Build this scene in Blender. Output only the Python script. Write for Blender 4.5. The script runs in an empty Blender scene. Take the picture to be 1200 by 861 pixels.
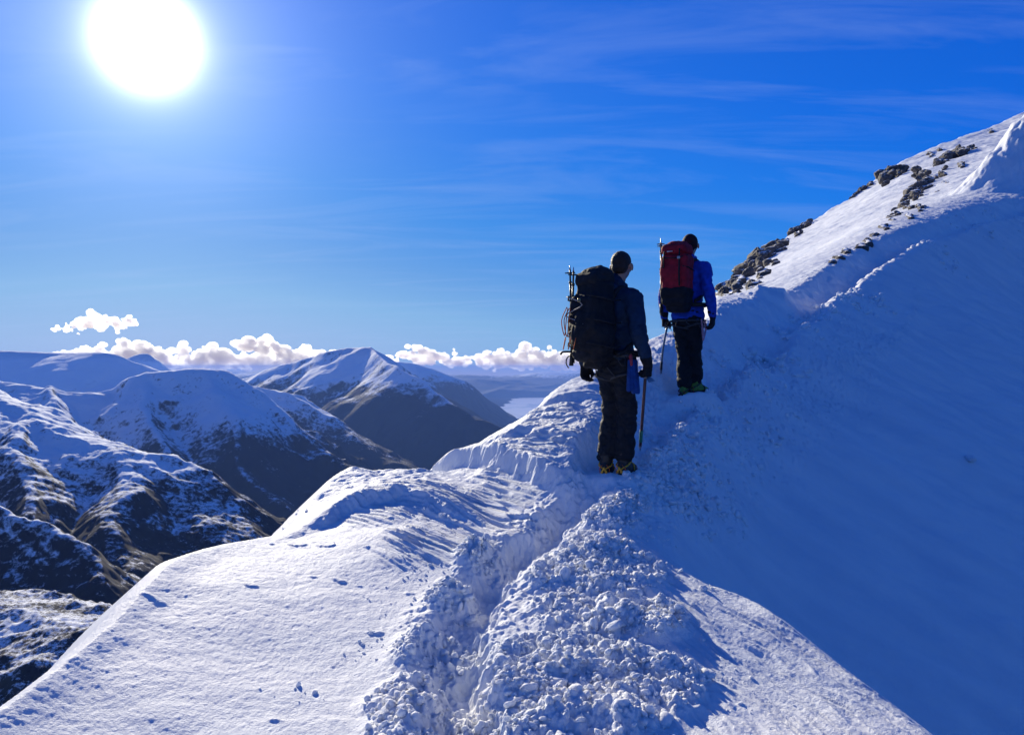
import bpy, bmesh, math, random
QUAL = 1.0
HAZE = 4.5e-5
import numpy as np
from mathutils import Vector, Matrix, Quaternion
R = math.radians
SC = bpy.context.scene
COL = SC.collection
F, CX, CY = 924.0, 600.0, 430.5        # photo focal length and centre; the eye is the world origin, looking along +Y

def at(px, py, Y):
    return ((px-CX)/F*Y, Y, -(py-CY)/F*Y)

# ------------------------------------------------------------------ noise
_rs = np.random.RandomState(7)
_perm = _rs.permutation(1024).astype(np.int32); _perm = np.concatenate([_perm, _perm, _perm])
_ang = _rs.rand(1024)*2*np.pi
_gx, _gy = np.cos(_ang).astype(np.float32), np.sin(_ang).astype(np.float32)
_rv = _rs.rand(1024, 3).astype(np.float32)

def _h(ix, iy, seed):
    return _perm[(_perm[(ix + seed*57) & 1023] + iy) & 1023]

def perlin(x, y, seed=0):
    x = np.asarray(x, np.float64); y = np.asarray(y, np.float64)
    fx, fy = np.floor(x), np.floor(y)
    ix, iy = fx.astype(np.int64), fy.astype(np.int64)
    dx, dy = (x-fx).astype(np.float32), (y-fy).astype(np.float32)
    u = dx*dx*dx*(dx*(dx*6-15)+10); v = dy*dy*dy*(dy*(dy*6-15)+10)
    def g(a, b):
        h = _h(ix+a, iy+b, seed)
        return _gx[h]*(dx-a) + _gy[h]*(dy-b)
    n0 = g(0,0)*(1-u)+g(1,0)*u; n1 = g(0,1)*(1-u)+g(1,1)*u
    return (n0*(1-v)+n1*v)*1.5

def fbm(x, y, oct=4, seed=0, gain=.5, lac=2.03):
    s = 0; a = 1; t = 0
    for o in range(oct):
        s = s + a*perlin(x*lac**o+o*13.7, y*lac**o-o*7.3, seed+o); t += a; a *= gain
    return s/t*1.4

def ridged(x, y, oct=4, seed=0, gain=.5, lac=2.07):
    s = 0; a = 1; t = 0; w = 1
    for o in range(oct):
        n = 1-np.abs(perlin(x*lac**o+o*3.7, y*lac**o-o*9.3, seed+o))*1.6
        n = np.clip(n, 0, 1)**2*w
        s = s + a*n; t += a; a *= gain; w = np.clip(n*1.6, 0, 1)
    return s/t

def worley(x, y, seed=0, jit=.9):
    """distance to the nearest point, and that cell's random number"""
    fx, fy = np.floor(x), np.floor(y)
    ix, iy = fx.astype(np.int64), fy.astype(np.int64)
    best = np.full(x.shape, 9., np.float32); rid = np.zeros(x.shape, np.float32)
    for a in (-1,0,1):
        for b in (-1,0,1):
            h = _h(ix+a, iy+b, seed)
            px = a+.5+(_rv[h,0]-.5)*jit; py = b+.5+(_rv[h,1]-.5)*jit
            d = np.hypot(x-fx-px, y-fy-py)
            m = d < best
            best = np.where(m, d, best); rid = np.where(m, _rv[h,2], rid)
    return best, rid

def noise3(p, seed=0):
    return (perlin(p[:,0]+.37*p[:,2], p[:,1]-.51*p[:,2], seed)
            + perlin(p[:,1]+.43*p[:,0]+9.1, p[:,2]+.29*p[:,0], seed+3)
            + perlin(p[:,2]-.33*p[:,1]+4.4, p[:,0]+.61*p[:,1], seed+5))/1.8

def fbm3(p, oct=3, seed=0):
    s = 0; a = 1; t = 0
    for o in range(oct):
        s = s + a*noise3(p*2.1**o+o*5.3, seed+o); t += a; a *= .5
    return s/t

def sstep(a, b, x):
    t = np.clip((x-a)/(b-a), 0, 1); return t*t*(3-2*t)

def smax(a, b, k):
    h = np.clip(.5+.5*(a-b)/k, 0, 1)
    return b*(1-h)+a*h+k*h*(1-h)

def poly_dist(x, y, P):
    """signed distance to polyline P (positive on its right), and nearest point"""
    best = np.full(x.shape, 1e18); sg = np.ones(x.shape); qx = np.zeros(x.shape); qy = np.zeros(x.shape)
    for (ax, ay), (bx, by) in zip(P[:-1], P[1:]):
        ex, ey = bx-ax, by-ay; L = ex*ex+ey*ey
        t = np.clip(((x-ax)*ex+(y-ay)*ey)/L, 0, 1)
        cx, cy = ax+t*ex, ay+t*ey
        d = (x-cx)**2+(y-cy)**2
        m = d < best
        best = np.where(m, d, best); qx = np.where(m, cx, qx); qy = np.where(m, cy, qy)
        # side measured against the unclamped line direction
        s = np.where(ex*(y-ay)-ey*(x-ax) < 0, 1., -1.)
        sg = np.where(m, s, sg)
    return np.sqrt(best)*sg, qx, qy

def smooth_poly(P, n=6):
    P = [np.array(p, float) for p in P]; out = []
    for i in range(len(P)-1):
        p0 = P[max(i-1,0)]; p1 = P[i]; p2 = P[i+1]; p3 = P[min(i+2,len(P)-1)]
        for k in range(n):
            t = k/n
            out.append(.5*((2*p1)+(-p0+p2)*t+(2*p0-5*p1+4*p2-p3)*t*t+(-p0+3*p1-3*p2+p3)*t**3))
    out.append(P[-1]); return [tuple(o) for o in out]

# ------------------------------------------------------------------ mesh helpers
def tag(o, label=None, cat=None, group=None, kind=None):
    if label: o['label'] = label
    if cat: o['category'] = cat
    if group: o['group'] = group
    if kind: o['kind'] = kind
    return o

def link(name, me, mat=None, parent=None, smooth=True):
    o = bpy.data.objects.new(name, me); COL.objects.link(o)
    if mat: me.materials.append(mat)
    if smooth: me.shade_smooth()
    if parent: o.parent = parent
    return o

def mesh_from(name, verts, faces):
    """verts (n,3), faces (m,k) arrays with one k"""
    verts = np.asarray(verts, np.float32); faces = np.asarray(faces, np.int32)
    me = bpy.data.meshes.new(name); k = faces.shape[1]
    me.vertices.add(len(verts)); me.vertices.foreach_set('co', verts.ravel())
    me.loops.add(faces.size); me.loops.foreach_set('vertex_index', faces.ravel())
    me.polygons.add(len(faces)); me.polygons.foreach_set('loop_start', np.arange(0, faces.size, k, dtype=np.int32))
    me.polygons.foreach_set('loop_total', np.full(len(faces), k, np.int32))
    me.update(calc_edges=True); me.validate()
    return me

def grid_faces(nr, nc):
    i = np.arange(nr*nc, dtype=np.int32).reshape(nr, nc)
    return np.stack([i[:-1,:-1], i[:-1,1:], i[1:,1:], i[1:,:-1]], -1).reshape(-1, 4)

def empty(name, loc=(0,0,0), rz=0):
    o = bpy.data.objects.new(name, None); COL.objects.link(o)
    o.location = loc; o.rotation_euler = (0,0,rz); o.empty_display_size = .1
    return o

# ------------------------------------------------------------------ materials
def newmat(name):
    m = bpy.data.materials.new(name); m.use_nodes = True
    nt = m.node_tree; b = nt.nodes['Principled BSDF']
    return m, nt, b

def N(nt, typ, **kw):
    n = nt.nodes.new(typ)
    ins = kw.pop('ins', {})
    for k, v in kw.items(): setattr(n, k, v)
    for k, v in ins.items(): n.inputs[k].default_value = v
    return n

def ramp(nt, stops, interp='LINEAR'):
    r = nt.nodes.new('ShaderNodeValToRGB'); cr = r.color_ramp; cr.interpolation = interp
    while len(cr.elements) < len(stops): cr.elements.new(.5)
    for e, (p, c) in zip(cr.elements, stops):
        e.position = p; e.color = (*c, 1) if len(c) == 3 else c
    return r

def simple(name, col, rough=.8, var=.25, scale=30, metal=0, bump=0, bscale=200, spec=.5):
    """plain material with a little procedural variation"""
    m, nt, b = newmat(name)
    tc = N(nt, 'ShaderNodeTexCoord')
    n = N(nt, 'ShaderNodeTexNoise', ins={'Scale': scale, 'Detail': 4})
    nt.links.new(tc.outputs['Object'], n.inputs['Vector'])
    lo = [max(0, c*(1-var)) for c in col]; hi = [min(1, c*(1+var)) for c in col]
    r = ramp(nt, [(.3, lo), (.7, hi)])
    nt.links.new(n.outputs['Fac'], r.inputs['Fac']); nt.links.new(r.outputs['Color'], b.inputs['Base Color'])
    b.inputs['Roughness'].default_value = rough; b.inputs['Metallic'].default_value = metal
    b.inputs['Specular IOR Level'].default_value = spec
    if bump:
        n2 = N(nt, 'ShaderNodeTexNoise', ins={'Scale': bscale, 'Detail': 3})
        bp = N(nt, 'ShaderNodeBump', ins={'Strength': bump, 'Distance': .004})
        nt.links.new(tc.outputs['Object'], n2.inputs['Vector'])
        nt.links.new(n2.outputs['Fac'], bp.inputs['Height']); nt.links.new(bp.outputs['Normal'], b.inputs['Normal'])
    return m
# ------------------------------------------------------------------ camera, sun, sky
cam = bpy.data.cameras.new('camera'); co = bpy.data.objects.new('camera', cam); COL.objects.link(co)
cam.sensor_width = 36; cam.lens = F/1200*36; cam.clip_start = .05; cam.clip_end = 400000
co.rotation_euler = (R(90), 0, 0); co.location = (0,0,0); SC.camera = co
SUN = Vector(((172-CX)/F, 1, -(48-CY)/F)).normalized()
EL = math.asin(SUN.z); AZ = math.atan2(SUN.x, SUN.y)
sl = bpy.data.lights.new('sun', 'SUN'); sl.energy = 5.0; sl.angle = R(.53); sl.color = (1, .91, .70)
so = bpy.data.objects.new('sun', sl); COL.objects.link(so); so.rotation_euler = (-SUN).to_track_quat('-Z','Y').to_euler()

W = bpy.data.worlds.new('World'); SC.world = W; W.use_nodes = True
nt = W.node_tree; nt.nodes.clear(); L = nt.links.new
tc = N(nt, 'ShaderNodeTexCoord')
sep = N(nt, 'ShaderNodeSeparateXYZ'); L(tc.outputs['Generated'], sep.inputs[0])
zc = N(nt, 'ShaderNodeMath', operation='MAXIMUM', ins={1: .012}); L(sep.outputs[2], zc.inputs[0])
cmb = N(nt, 'ShaderNodeCombineXYZ'); L(sep.outputs[0], cmb.inputs[0]); L(sep.outputs[1], cmb.inputs[1]); L(zc.outputs[0], cmb.inputs[2])
nrm = N(nt, 'ShaderNodeVectorMath', operation='NORMALIZE'); L(cmb.outputs[0], nrm.inputs[0])
sky = N(nt, 'ShaderNodeTexSky', sky_type='NISHITA', sun_disc=False, sun_elevation=EL, sun_rotation=AZ,
        altitude=900, air_density=1.0, dust_density=.12, ozone_density=3.0)
L(nrm.outputs[0], sky.inputs[0])
# the clear mountain sky is a strong blue: the physical sky's brightness picks the hue
sg = N(nt, 'ShaderNodeSeparateColor'); L(sky.outputs[0], sg.inputs[0])
sm = N(nt, 'ShaderNodeMath', operation='MULTIPLY', ins={1: .105/1.5}); L(sg.outputs[1], sm.inputs[0])
tint = ramp(nt, [(.0, (.003,.030,.16)), (.13/1.5, (.004,.056,.33)), (.25/1.5, (.001,.112,.66)), (.33/1.5, (.0015,.145,.75)), (.43/1.5, (.006,.19,.80)), (.6/1.5, (.036,.265,.79)),
                 (.8/1.5, (.12,.345,.76)), (1/1.5, (.22,.455,.78)), (1.35/1.5, (.34,.50,.80))])
L(sm.outputs[0], tint.inputs['Fac'])
# wispy cirrus: stretched noise on a flat layer high above (direction / z)
ov = N(nt, 'ShaderNodeVectorMath', operation='DIVIDE'); L(nrm.outputs[0], ov.inputs[0])
cz = N(nt, 'ShaderNodeCombineXYZ')
za = N(nt, 'ShaderNodeMath', operation='ADD', ins={1: .12}); L(zc.outputs[0], za.inputs[0])
for i in range(3): L(za.outputs[0], cz.inputs[i])
L(cz.outputs[0], ov.inputs[1])
mp = N(nt, 'ShaderNodeMapping'); mp.inputs['Rotation'].default_value = (0,0,R(-24)); mp.inputs['Scale'].default_value = (.55, 2.3, 1)
mp.inputs['Location'].default_value = (3.3, 1.2, 0); L(ov.outputs[0], mp.inputs['Vector'])
ci = N(nt, 'ShaderNodeTexNoise', ins={'Scale': 1.5, 'Detail': 8, 'Roughness': .6, 'Distortion': 1.1}); L(mp.outputs[0], ci.inputs['Vector'])
cr = ramp(nt, [(.47, (0,0,0)), (.85, (1,1,1))]); L(ci.outputs['Fac'], cr.inputs['Fac'])
mx = N(nt, 'ShaderNodeMath', operation='MULTIPLY', ins={1: .22}); L(cr.outputs['Color'], mx.inputs[0])
mixc = N(nt, 'ShaderNodeMix', data_type='RGBA'); mixc.inputs[7].default_value = (.42, .56, .90, 1)
L(mx.outputs[0], mixc.inputs[0]); L(tint.outputs[0], mixc.inputs[6])
# thin warm band of the lowest air, right at and under the horizon
wb = ramp(nt, [(.0, (1,1,1)), (.49, (1,1,1)), (.503, (0,0,0))]); zs_ = N(nt, 'ShaderNodeMath', operation='MULTIPLY_ADD', ins={1: .5, 2: .5}); L(sep.outputs[2], zs_.inputs[0]); L(zs_.outputs[0], wb.inputs['Fac'])
mixw = N(nt, 'ShaderNodeMix', data_type='RGBA'); mixw.inputs[7].default_value = (1.0,.72,.62,1); L(wb.outputs['Color'], mixw.inputs[0]); L(mixc.outputs[2], mixw.inputs[6])
# the glare of the air round the sun
sd = N(nt, 'ShaderNodeVectorMath', operation='DOT_PRODUCT', ins={1: tuple(SUN)}); L(tc.outputs['Generated'], sd.inputs[0])
ac = N(nt, 'ShaderNodeMath', operation='ARCCOSINE'); L(sd.outputs['Value'], ac.inputs[0])
def halo(theta, power, amp):
    a = N(nt, 'ShaderNodeMath', operation='DIVIDE', ins={1: theta}); L(ac.outputs[0], a.inputs[0])
    b = N(nt, 'ShaderNodeMath', operation='POWER', ins={1: power}); L(a.outputs[0], b.inputs[0])
    c = N(nt, 'ShaderNodeMath', operation='ADD', ins={1: 1.}); L(b.outputs[0], c.inputs[0])
    d = N(nt, 'ShaderNodeMath', operation='DIVIDE', ins={0: amp}); L(c.outputs[0], d.inputs[1])
    return d
h1, h2 = halo(.039, 5, 4.5), halo(.14, 2.3, .52)
c1 = N(nt, 'ShaderNodeVectorMath', operation='SCALE', ins={0: (1,1,1)}); L(h1.outputs[0], c1.inputs['Scale'])
c2 = N(nt, 'ShaderNodeVectorMath', operation='SCALE', ins={0: (.74,.80,.95)}); L(h2.outputs[0], c2.inputs['Scale'])
a1 = N(nt, 'ShaderNodeVectorMath', operation='ADD'); L(mixw.outputs[2], a1.inputs[0]); L(c1.outputs[0], a1.inputs[1])
a2 = N(nt, 'ShaderNodeVectorMath', operation='ADD'); L(a1.outputs[0], a2.inputs[0]); L(c2.outputs[0], a2.inputs[1])
bg = N(nt, 'ShaderNodeBackground', ins={'Strength': .70}); L(a2.outputs[0], bg.inputs[0])
out = N(nt, 'ShaderNodeOutputWorld'); L(bg.outputs[0], out.inputs[0])

SC.render.engine = 'CYCLES'
cy = SC.cycles
cy.use_denoising = True; cy.max_bounces = 10; cy.diffuse_bounces = 2; cy.volume_bounces = 6; cy.transparent_max_bounces = 16
cy.sample_clamp_indirect = 6
SC.view_settings.view_transform = 'Standard'; SC.view_settings.look = 'None'
SC.view_settings.exposure = .50; SC.view_settings.gamma = 1
FEET = []      # filled by the hikers: points of the soles
# ------------------------------------------------------------------ the snow ridge as one height function
LIP = [(-2.45,-3), (-2.35,0), (-2.28,2.5)] + [at(*p)[:2] for p in [(0,838,3.4),(60,795,3.75),(130,735,4.3),(170,690,4.8),(198,661,5.2),(205,655,5.3),(218,651,5.42),
       (270,636,5.9),(345,620,6.4),(372,587,7.1),(410,548,7.8),(440,543,7.9),(480,549,7.7),(540,547,7.55),(546,520,8.2),(600,493,8.4),
       (640,463,8.15),(680,443,8.7),(720,425,9.4),(770,395,10.4),(840,366,12.5),(843,355,20),(862,335,36),(900,295,58),(950,262,75),
       (1000,232,88),(1060,188,100),(1130,160,112),(1200,132,125),(1260,95,140),(1340,40,160)]]
lipz = [(-2.45,-3,-1.78),(-2.35,0,-1.72),(-2.28,2.5,-1.55)] + [at(*p) for p in [(0,838,3.4),(60,795,3.75),(130,735,4.3),(170,690,4.8),(198,661,5.2),(205,655,5.3),(218,651,5.42),
       (270,636,5.9),(345,620,6.4),(372,587,7.1),(410,548,7.8),(440,543,7.9),(480,549,7.7),(545,533,7.9),(600,493,8.4),
       (640,463,8.15),(680,443,8.7),(720,425,9.4),(770,395,10.4),(840,366,12.5),(843,355,20),(862,335,36),(900,295,58),(950,262,75),
       (1000,232,88),(1060,188,100),(1130,160,112),(1200,132,125),(1260,95,140),(1340,40,160)]]
EDGE_PX = [(1290,1050,2.6),(1180,945,2.9),(1085,861,3.38),(980,780,3.95),(900,715,4.45),(860,697,4.7),(800,672,4.95),(768,632,5.42),
       (787,573,6.45),(840,487,8.7),(890,428,11),(960,372,14.5),(1000,340,18),(1060,300,22.5),(1130,272,27),(1200,250,31),(1300,205,38),(1500,110,60)]
EDGE = [(2.6,-3),(2.4,0)] + [at(*p)[:2] for p in EDGE_PX]
edgez = [(2.6,-3,-2.1),(2.4,0,-2.0)] + [at(*p) for p in EDGE_PX]
PATH_PX = [(560,990,2.6),(550,861,3.3),(538,770,3.98),(560,700,4.75),(612,650,5.35),(680,590,6.0),(722,557,6.5),(765,512,7.4),(805,466,8.75),
           (862,422,10.4),(915,383,13),(955,352,16.5),(1000,325,20),(1060,288,24.5),(1130,264,28),(1200,244,32)]
PATH = [(-.2,-3),(-.1,1)] + [at(*p)[:2] for p in PATH_PX]
extra = [(.95,6.45,-.83),(2.1,8.8,-.27)]
inner = [(0,0,-1.70),(0,-3,-1.78),(0,1.8,-1.66)] + [at(*p) for p in PATH_PX] + [at(*p) for p in [
       (100,861,3.42),(300,861,3.44),(450,861,3.38),(700,861,3.28),(850,861,3.24),(1000,861,3.3),
       (300,760,4.25),(450,740,4.45),(300,680,5.1),(450,660,5.35),(450,620,5.95),(600,620,5.9),(540,582,6.7),(600,565,6.8),
       (800,760,4.02),(900,780,3.92),(800,705,4.5),(700,700,4.65),(700,640,5.3),(655,500,7.5),(600,528,7.35),(735,470,8.0),(745,450,8.7),
       (850,400,11),(1000,270,36),(1100,230,46),(1150,180,80),(950,300,36),(1050,215,70),(905,350,17)]]
inner = [(x, y, z+((.15 if y < 8 else .23)*(6.3 < y < 40) if i < 3+len(PATH_PX) else 0)) for i, (x, y, z) in enumerate(inner)]     # the track is trodden in below this surface
inner = inner+extra
lipz = [(x, y, z-(.09 if 7.85 < y < 8.6 else 0)) for x, y, z in lipz]
AP = np.array(lipz+edgez+inner)
def _warp(x, y):
    s = np.maximum(y, -2.5)+3.5
    return 2.0*x/s, np.log(s), s
def _tps(px, py, pv, reg=1e-3):
    n = len(px); d = np.hypot(px[:,None]-px[None], py[:,None]-py[None])
    K = np.where(d > 0, d*d*np.log(d+1e-12), 0)+np.eye(n)*reg
    P = np.stack([np.ones(n), px, py], 1)
    A = np.zeros((n+3, n+3)); A[:n,:n] = K; A[:n,n:] = P; A[n:,:n] = P.T
    return np.linalg.solve(A, np.concatenate([pv, np.zeros(3)]))
_ax, _ay, _as = _warp(AP[:,0], AP[:,1])
_w = _tps(_ax, _ay, AP[:,2]/_as)
def base(x, y):
    sh = x.shape; x = x.ravel(); y = y.ravel(); out = np.empty(x.shape)
    for i in range(0, len(x), 60000):
        a, b, s = _warp(x[i:i+60000], y[i:i+60000])
        d2 = (a[:,None]-_ax[None])**2+(b[:,None]-_ay[None])**2
        out[i:i+60000] = ((.5*d2*np.log(d2+1e-20))@_w[:-3]+_w[-3]+_w[-2]*a+_w[-1]*b)*s
    return out.reshape(sh)

LIPS = smooth_poly(LIP, 3); EDGES = smooth_poly(EDGE, 3); PATHS = smooth_poly(PATH, 4)

def face(x, y):
    """the big shaded snow face right of the ridge"""
    f = -.3-.55*(x-1.94)+.63*(y-8.75)
    return f + .10*fbm(x*.35, y*.35, 3, 31)*np.clip((y-5)/6, .2, 3)

def coarse(x, y):
    """large shape: ridge top, drop to the left of the lip, drop and face to the right. Returns z, dL, dR, dP"""
    dl, lx, ly = poly_dist(x, y, LIPS); dl = -dl           # positive outside (left)
    dr, rx, ry = poly_dist(x, y, EDGES)                    # positive outside (right)
    dp, _, _ = poly_dist(x, y, PATHS)
    qx = np.where(dl > 0, lx, np.where(dr > 0, rx, x)); qy = np.where(dl > 0, ly, np.where(dr > 0, ry, y))
    a = base(qx, qy)
    k = 1+np.clip(y-12, 0, 100)*.03
    DL = np.maximum(dl, 0)/k
    dropL = k*(.25*np.minimum(DL, .1)+.9*np.clip(DL-.1, 0, .3)+2.0*np.clip(DL-.4, 0, 1e9))
    DR = np.maximum(dr, 0)
    dropR = .55*np.minimum(DR, .12)+1.25*np.clip(DR-.12, 0, 1e9)
    B = face(x, y); Bq = face(rx, ry)
    corr = np.minimum(0, a-Bq)*np.exp(-DR/2.5)
    right = smax(a-dropR, B+corr, .16*np.clip(DR*2, .02, 1))
    z = np.where(dl > 0, a-dropL, np.where(dr > 0, right, a))
    return z, dl, dr, dp
# ------------------------------------------------------------------ the mountains, the valley and the loch
def seg_ridge(x, y, P):
    """P: (x, y, z) points. Returns signed distance (positive = nearer the camera side) and the ridge height there"""
    best = np.full(x.shape, 1e18); zz = np.zeros(x.shape); sg = np.ones(x.shape)
    for (ax, ay, az), (bx, by, bz) in zip(P[:-1], P[1:]):
        ex, ey = bx-ax, by-ay; L2 = ex*ex+ey*ey
        t = np.clip(((x-ax)*ex+(y-ay)*ey)/L2, 0, 1)
        d = (x-ax-t*ex)**2+(y-ay-t*ey)**2; m = d < best
        best = np.where(m, d, best); zz = np.where(m, az+t*(bz-az), zz)
        sg = np.where(m, np.where(ex*(y-ay)-ey*(x-ax) < 0, 1., -1.), sg)
    return np.sqrt(best)*sg, zz

def mountain(name, ridges, px0, px1, y0, y1, nr, nc, mat, seed, S, amp=1.0, jag=.010):
    """ridges: list of (points, front slope, back slope, flat-top width). S: size of the relief in metres"""
    nr, nc = int(nr/QUAL), int(nc/QUAL)
    ys = np.exp(np.linspace(math.log(y0), math.log(y1), nr)); u = np.linspace((px0-CX)/F, (px1-CX)/F, nc)
    Y = np.repeat(ys[:,None], nc, 1); X = u[None]*Y
    wx = X+S*.16*fbm(X/S, Y/S, 4, seed+1); wy = Y+S*.16*fbm(X/S, Y/S, 4, seed+2)
    Z = np.full(X.shape, -900.)
    for P, sf, sb, flat in ridges:
        pts = smooth_poly([at(*p) for p in P], 4)
        d, rz = seg_ridge(wx, wy, pts)
        a = np.abs(d); s = np.where(d > 0, sf, sb)
        z = rz-np.where(d > 0, .22, .15)*np.minimum(a, flat)-s*np.maximum(a-flat, 0)*(1-.00003*a)
        rel = np.clip(a/(S*.6), 0, 1.2)
        z = z+amp*S*.16*(ridged(wx/S*1.1, wy/S*1.1, 5, seed+3)-.45)*rel
        z = z+S*jag*fbm(X/S*9, Y/S*9, 5, seed+4)
        Z = smax(Z, z, S*.02)
    # taper the patch under the valley floor at its sides
    e = np.minimum(sstep(0, .06, np.linspace(0,1,nc)), sstep(0, .06, np.linspace(1,0,nc)))[None]*np.minimum(sstep(0,.05,np.linspace(0,1,nr)), sstep(0,.05,np.linspace(1,0,nr)))[:,None]
    Z = -760+(np.maximum(Z, -760)+760)*e
    me = mesh_from(name, np.stack([X,Y,Z],-1).reshape(-1,3), grid_faces(nr, nc))
    o = link(name, me, mat); o['kind'] = 'structure'; return o

def hill_mat(name, s1, lo, hi, cover, rockc=(.012,.011,.018), grass=(.015,.011,.017)):
    """snow thinning downhill over rock and heather; s1 = patch size (m); lo..hi the altitudes between which the snow fades in"""
    m, nt, b = newmat(name); L = nt.links.new
    g = N(nt, 'ShaderNodeNewGeometry'); sp = N(nt, 'ShaderNodeSeparateXYZ'); L(g.outputs['Position'], sp.inputs[0])
    n1 = N(nt, 'ShaderNodeTexNoise', ins={'Scale': 1/s1, 'Detail': 14, 'Roughness': .74, 'Distortion': .3}); L(g.outputs['Position'], n1.inputs['Vector'])
    n2 = N(nt, 'ShaderNodeTexNoise', ins={'Scale': .09/s1, 'Detail': 5}); L(g.outputs['Position'], n2.inputs['Vector'])
    mr = N(nt, 'ShaderNodeMapRange', ins={1: lo, 2: hi, 3: -.34, 4: .18}); L(sp.outputs[2], mr.inputs[0])
    add = N(nt, 'ShaderNodeMath', operation='ADD'); L(n1.outputs['Fac'], add.inputs[0]); L(mr.outputs[0], add.inputs[1])
    ns = N(nt, 'ShaderNodeSeparateXYZ'); L(g.outputs['Normal'], ns.inputs[0])
    sl = N(nt, 'ShaderNodeMapRange', ins={1: .45, 2: .95, 3: -.22, 4: .10}); L(ns.outputs[2], sl.inputs[0])
    a2 = N(nt, 'ShaderNodeMath', operation='ADD'); L(add.outputs[0], a2.inputs[0]); L(sl.outputs[0], a2.inputs[1])
    m2 = N(nt, 'ShaderNodeMath', operation='MULTIPLY_ADD', ins={1: .5, 2: -.25+cover}); L(n2.outputs['Fac'], m2.inputs[0])
    a3 = N(nt, 'ShaderNodeMath', operation='ADD'); L(a2.outputs[0], a3.inputs[0]); L(m2.outputs[0], a3.inputs[1])
    r = ramp(nt, [(.44, (0,0,0)), (.58, (1,1,1))]); L(a3.outputs[0], r.inputs['Fac'])
    gr = ramp(nt, [(.4, rockc), (.6, grass)]); L(n2.outputs['Fac'], gr.inputs['Fac'])
    mx = N(nt, 'ShaderNodeMix', data_type='RGBA'); mx.inputs[7].default_value = (.84,.87,.91,1)
    L(r.outputs['Color'], mx.inputs[0]); L(gr.outputs['Color'], mx.inputs[6]); L(mx.outputs[2], b.inputs['Base Color'])
    b.inputs['Roughness'].default_value = .9; b.inputs['Specular IOR Level'].default_value = .1
    bp = N(nt, 'ShaderNodeBump', ins={'Strength': .5, 'Distance': s1*.12}); L(n1.outputs['Fac'], bp.inputs['Height']); L(bp.outputs['Normal'], b.inputs['Normal'])
    return m

HM1 = hill_mat('near_hill', 9, -400, -80, -.05)
HM2 = hill_mat('mid_hill', 20, -560, -150, -.01)
HM3 = hill_mat('far_hill', 70, -400, -70, -.03)
HM4 = hill_mat('snow_hill', 200, -600, -200, .05)
HM0 = hill_mat('grass_hill', 3, -700, 60, -.08, grass=(.085,.062,.036))
# E: the near left ridge, lit along its broad top
mountain('mountain_ridge', [([(-260,420,1900),(-100,445,1700),(0,468,1500),(45,484,1450),(100,513,1380),(140,531,1330),(187,560,1270),(215,590,1220),(245,618,1160),(290,670,1080),(350,760,980)], .62,.7,85),
         ([(45,484,1450),(30,560,1150),(20,640,1000)], .7,.7,10), ([(140,531,1330),(150,610,1080),(190,700,930)], .7,.7,10)],
         -420, 460, 560, 2300, 520, 620, HM1, 100, 330, .62, .016)
# lower dark spur
mountain('mountain_ridge', [([(-200,545,980),(-60,575,930),(0,600,900),(32,622,880),(72,648,850),(120,700,800),(180,790,740)], .75,.7,6)],
         -330, 330, 520, 1250, 260, 300, HM1, 140, 200, 1.0, .02)
# F: grassy hill in the corner
mountain('hill', [([(-200,690,700),(0,712,640),(45,722,620),(85,734,600),(118,748,585),(170,800,560),(240,900,520)], .5,.7,60)],
         -330, 330, 330, 900, 320, 380, HM0, 160, 120, .8, .022)
# D: the craggy mid mountain
mountain('mountain', [([(-300,430,3500),(-120,440,3300),(0,447,3100),(43,453,3100),(93,460,3150),(140,457,3250),(167,443,3300),(187,437,3300),(235,432,3300),(262,437,3280),(277,450,3250),(305,475,3200),(333,497,3150),(383,533,3080),(430,560,3000),(500,610,2900)], .66,.8,30),
         ([(187,437,3300),(175,490,2900),(200,560,2500),(230,620,2250)], .7,.7,12), ([(240,432,3300),(262,490,2900),(300,560,2550),(345,615,2350)], .7,.7,12),
         ([(60,452,3100),(70,500,2700),(100,560,2400)], .7,.7,12)],
         -420, 620, 1500, 4200, 620, 680, HM2, 200, 620, 1.15, .010)
# shoulder behind it
mountain('mountain', [([(200,440,4700),(277,447,4600),(330,458,4500),(345,464,4450),(383,492,4350),(430,520,4200),(480,552,4000),(560,590,3800)], .5,.7,120)],
         120, 640, 3000, 5600, 260, 330, HM2, 230, 620, .8, .009)
# C: the broad pyramid with two tops
mountain('mountain', [([(90,500,7600),(190,470,7300),(250,452,7000),(300,440,6800),(345,425,6600),(385,411,6500),(410,407.5,6450),(438,408,6400),(470,421,6500),(500,440,6700),(522,457,6850),(548,474,7000),(583,496,7200),(620,520,7300)], .60,.7,20),
         ([(438,408,6400),(455,423,5900),(468,431,5600),(498,446,5400),(528,466,5200),(554,485,5000),(588,505,4800),(640,540,4500)], .64,.75,12),
         ],
         40, 760, 3600, 8800, 560, 640, HM3, 260, 1300, .62, .006)
# A: long ridge far left
mountain('mountain', [([(-400,388,9000),(-200,401,8600),(0,411,8200),(60,413,8100),(105,413,8000),(125,417,7950),(145,426,7900),(165,434,7800),(200,441,7700),(260,450,7500),(330,466,7200)], .5,.7,60)],
         -520, 420, 5200, 10500, 380, 460, HM4, 290, 1500, .35, .003)
# B: the small cone
mountain('mountain', [([(60,442,15500),(120,436,15200),(150,420,15000),(170,414.5,15000),(178,417,15000),(195,430,15200),(240,440,15500),(330,446,15500)], .5,.5,20)],
         0, 420, 12500, 17500, 200, 340, HM3, 310, 1800, .5, .003)
# beyond the pyramid, right
mountain('mountain', [([(380,425,10500),(470,424,10200),(500,430,10200),(530,444,10300),(560,461,10500),(585,476,10700),(620,505,11000)], .5,.6,30)],
         300, 720, 8200, 12500, 220, 330, HM3, 330, 1500, .7, .003)
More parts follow.
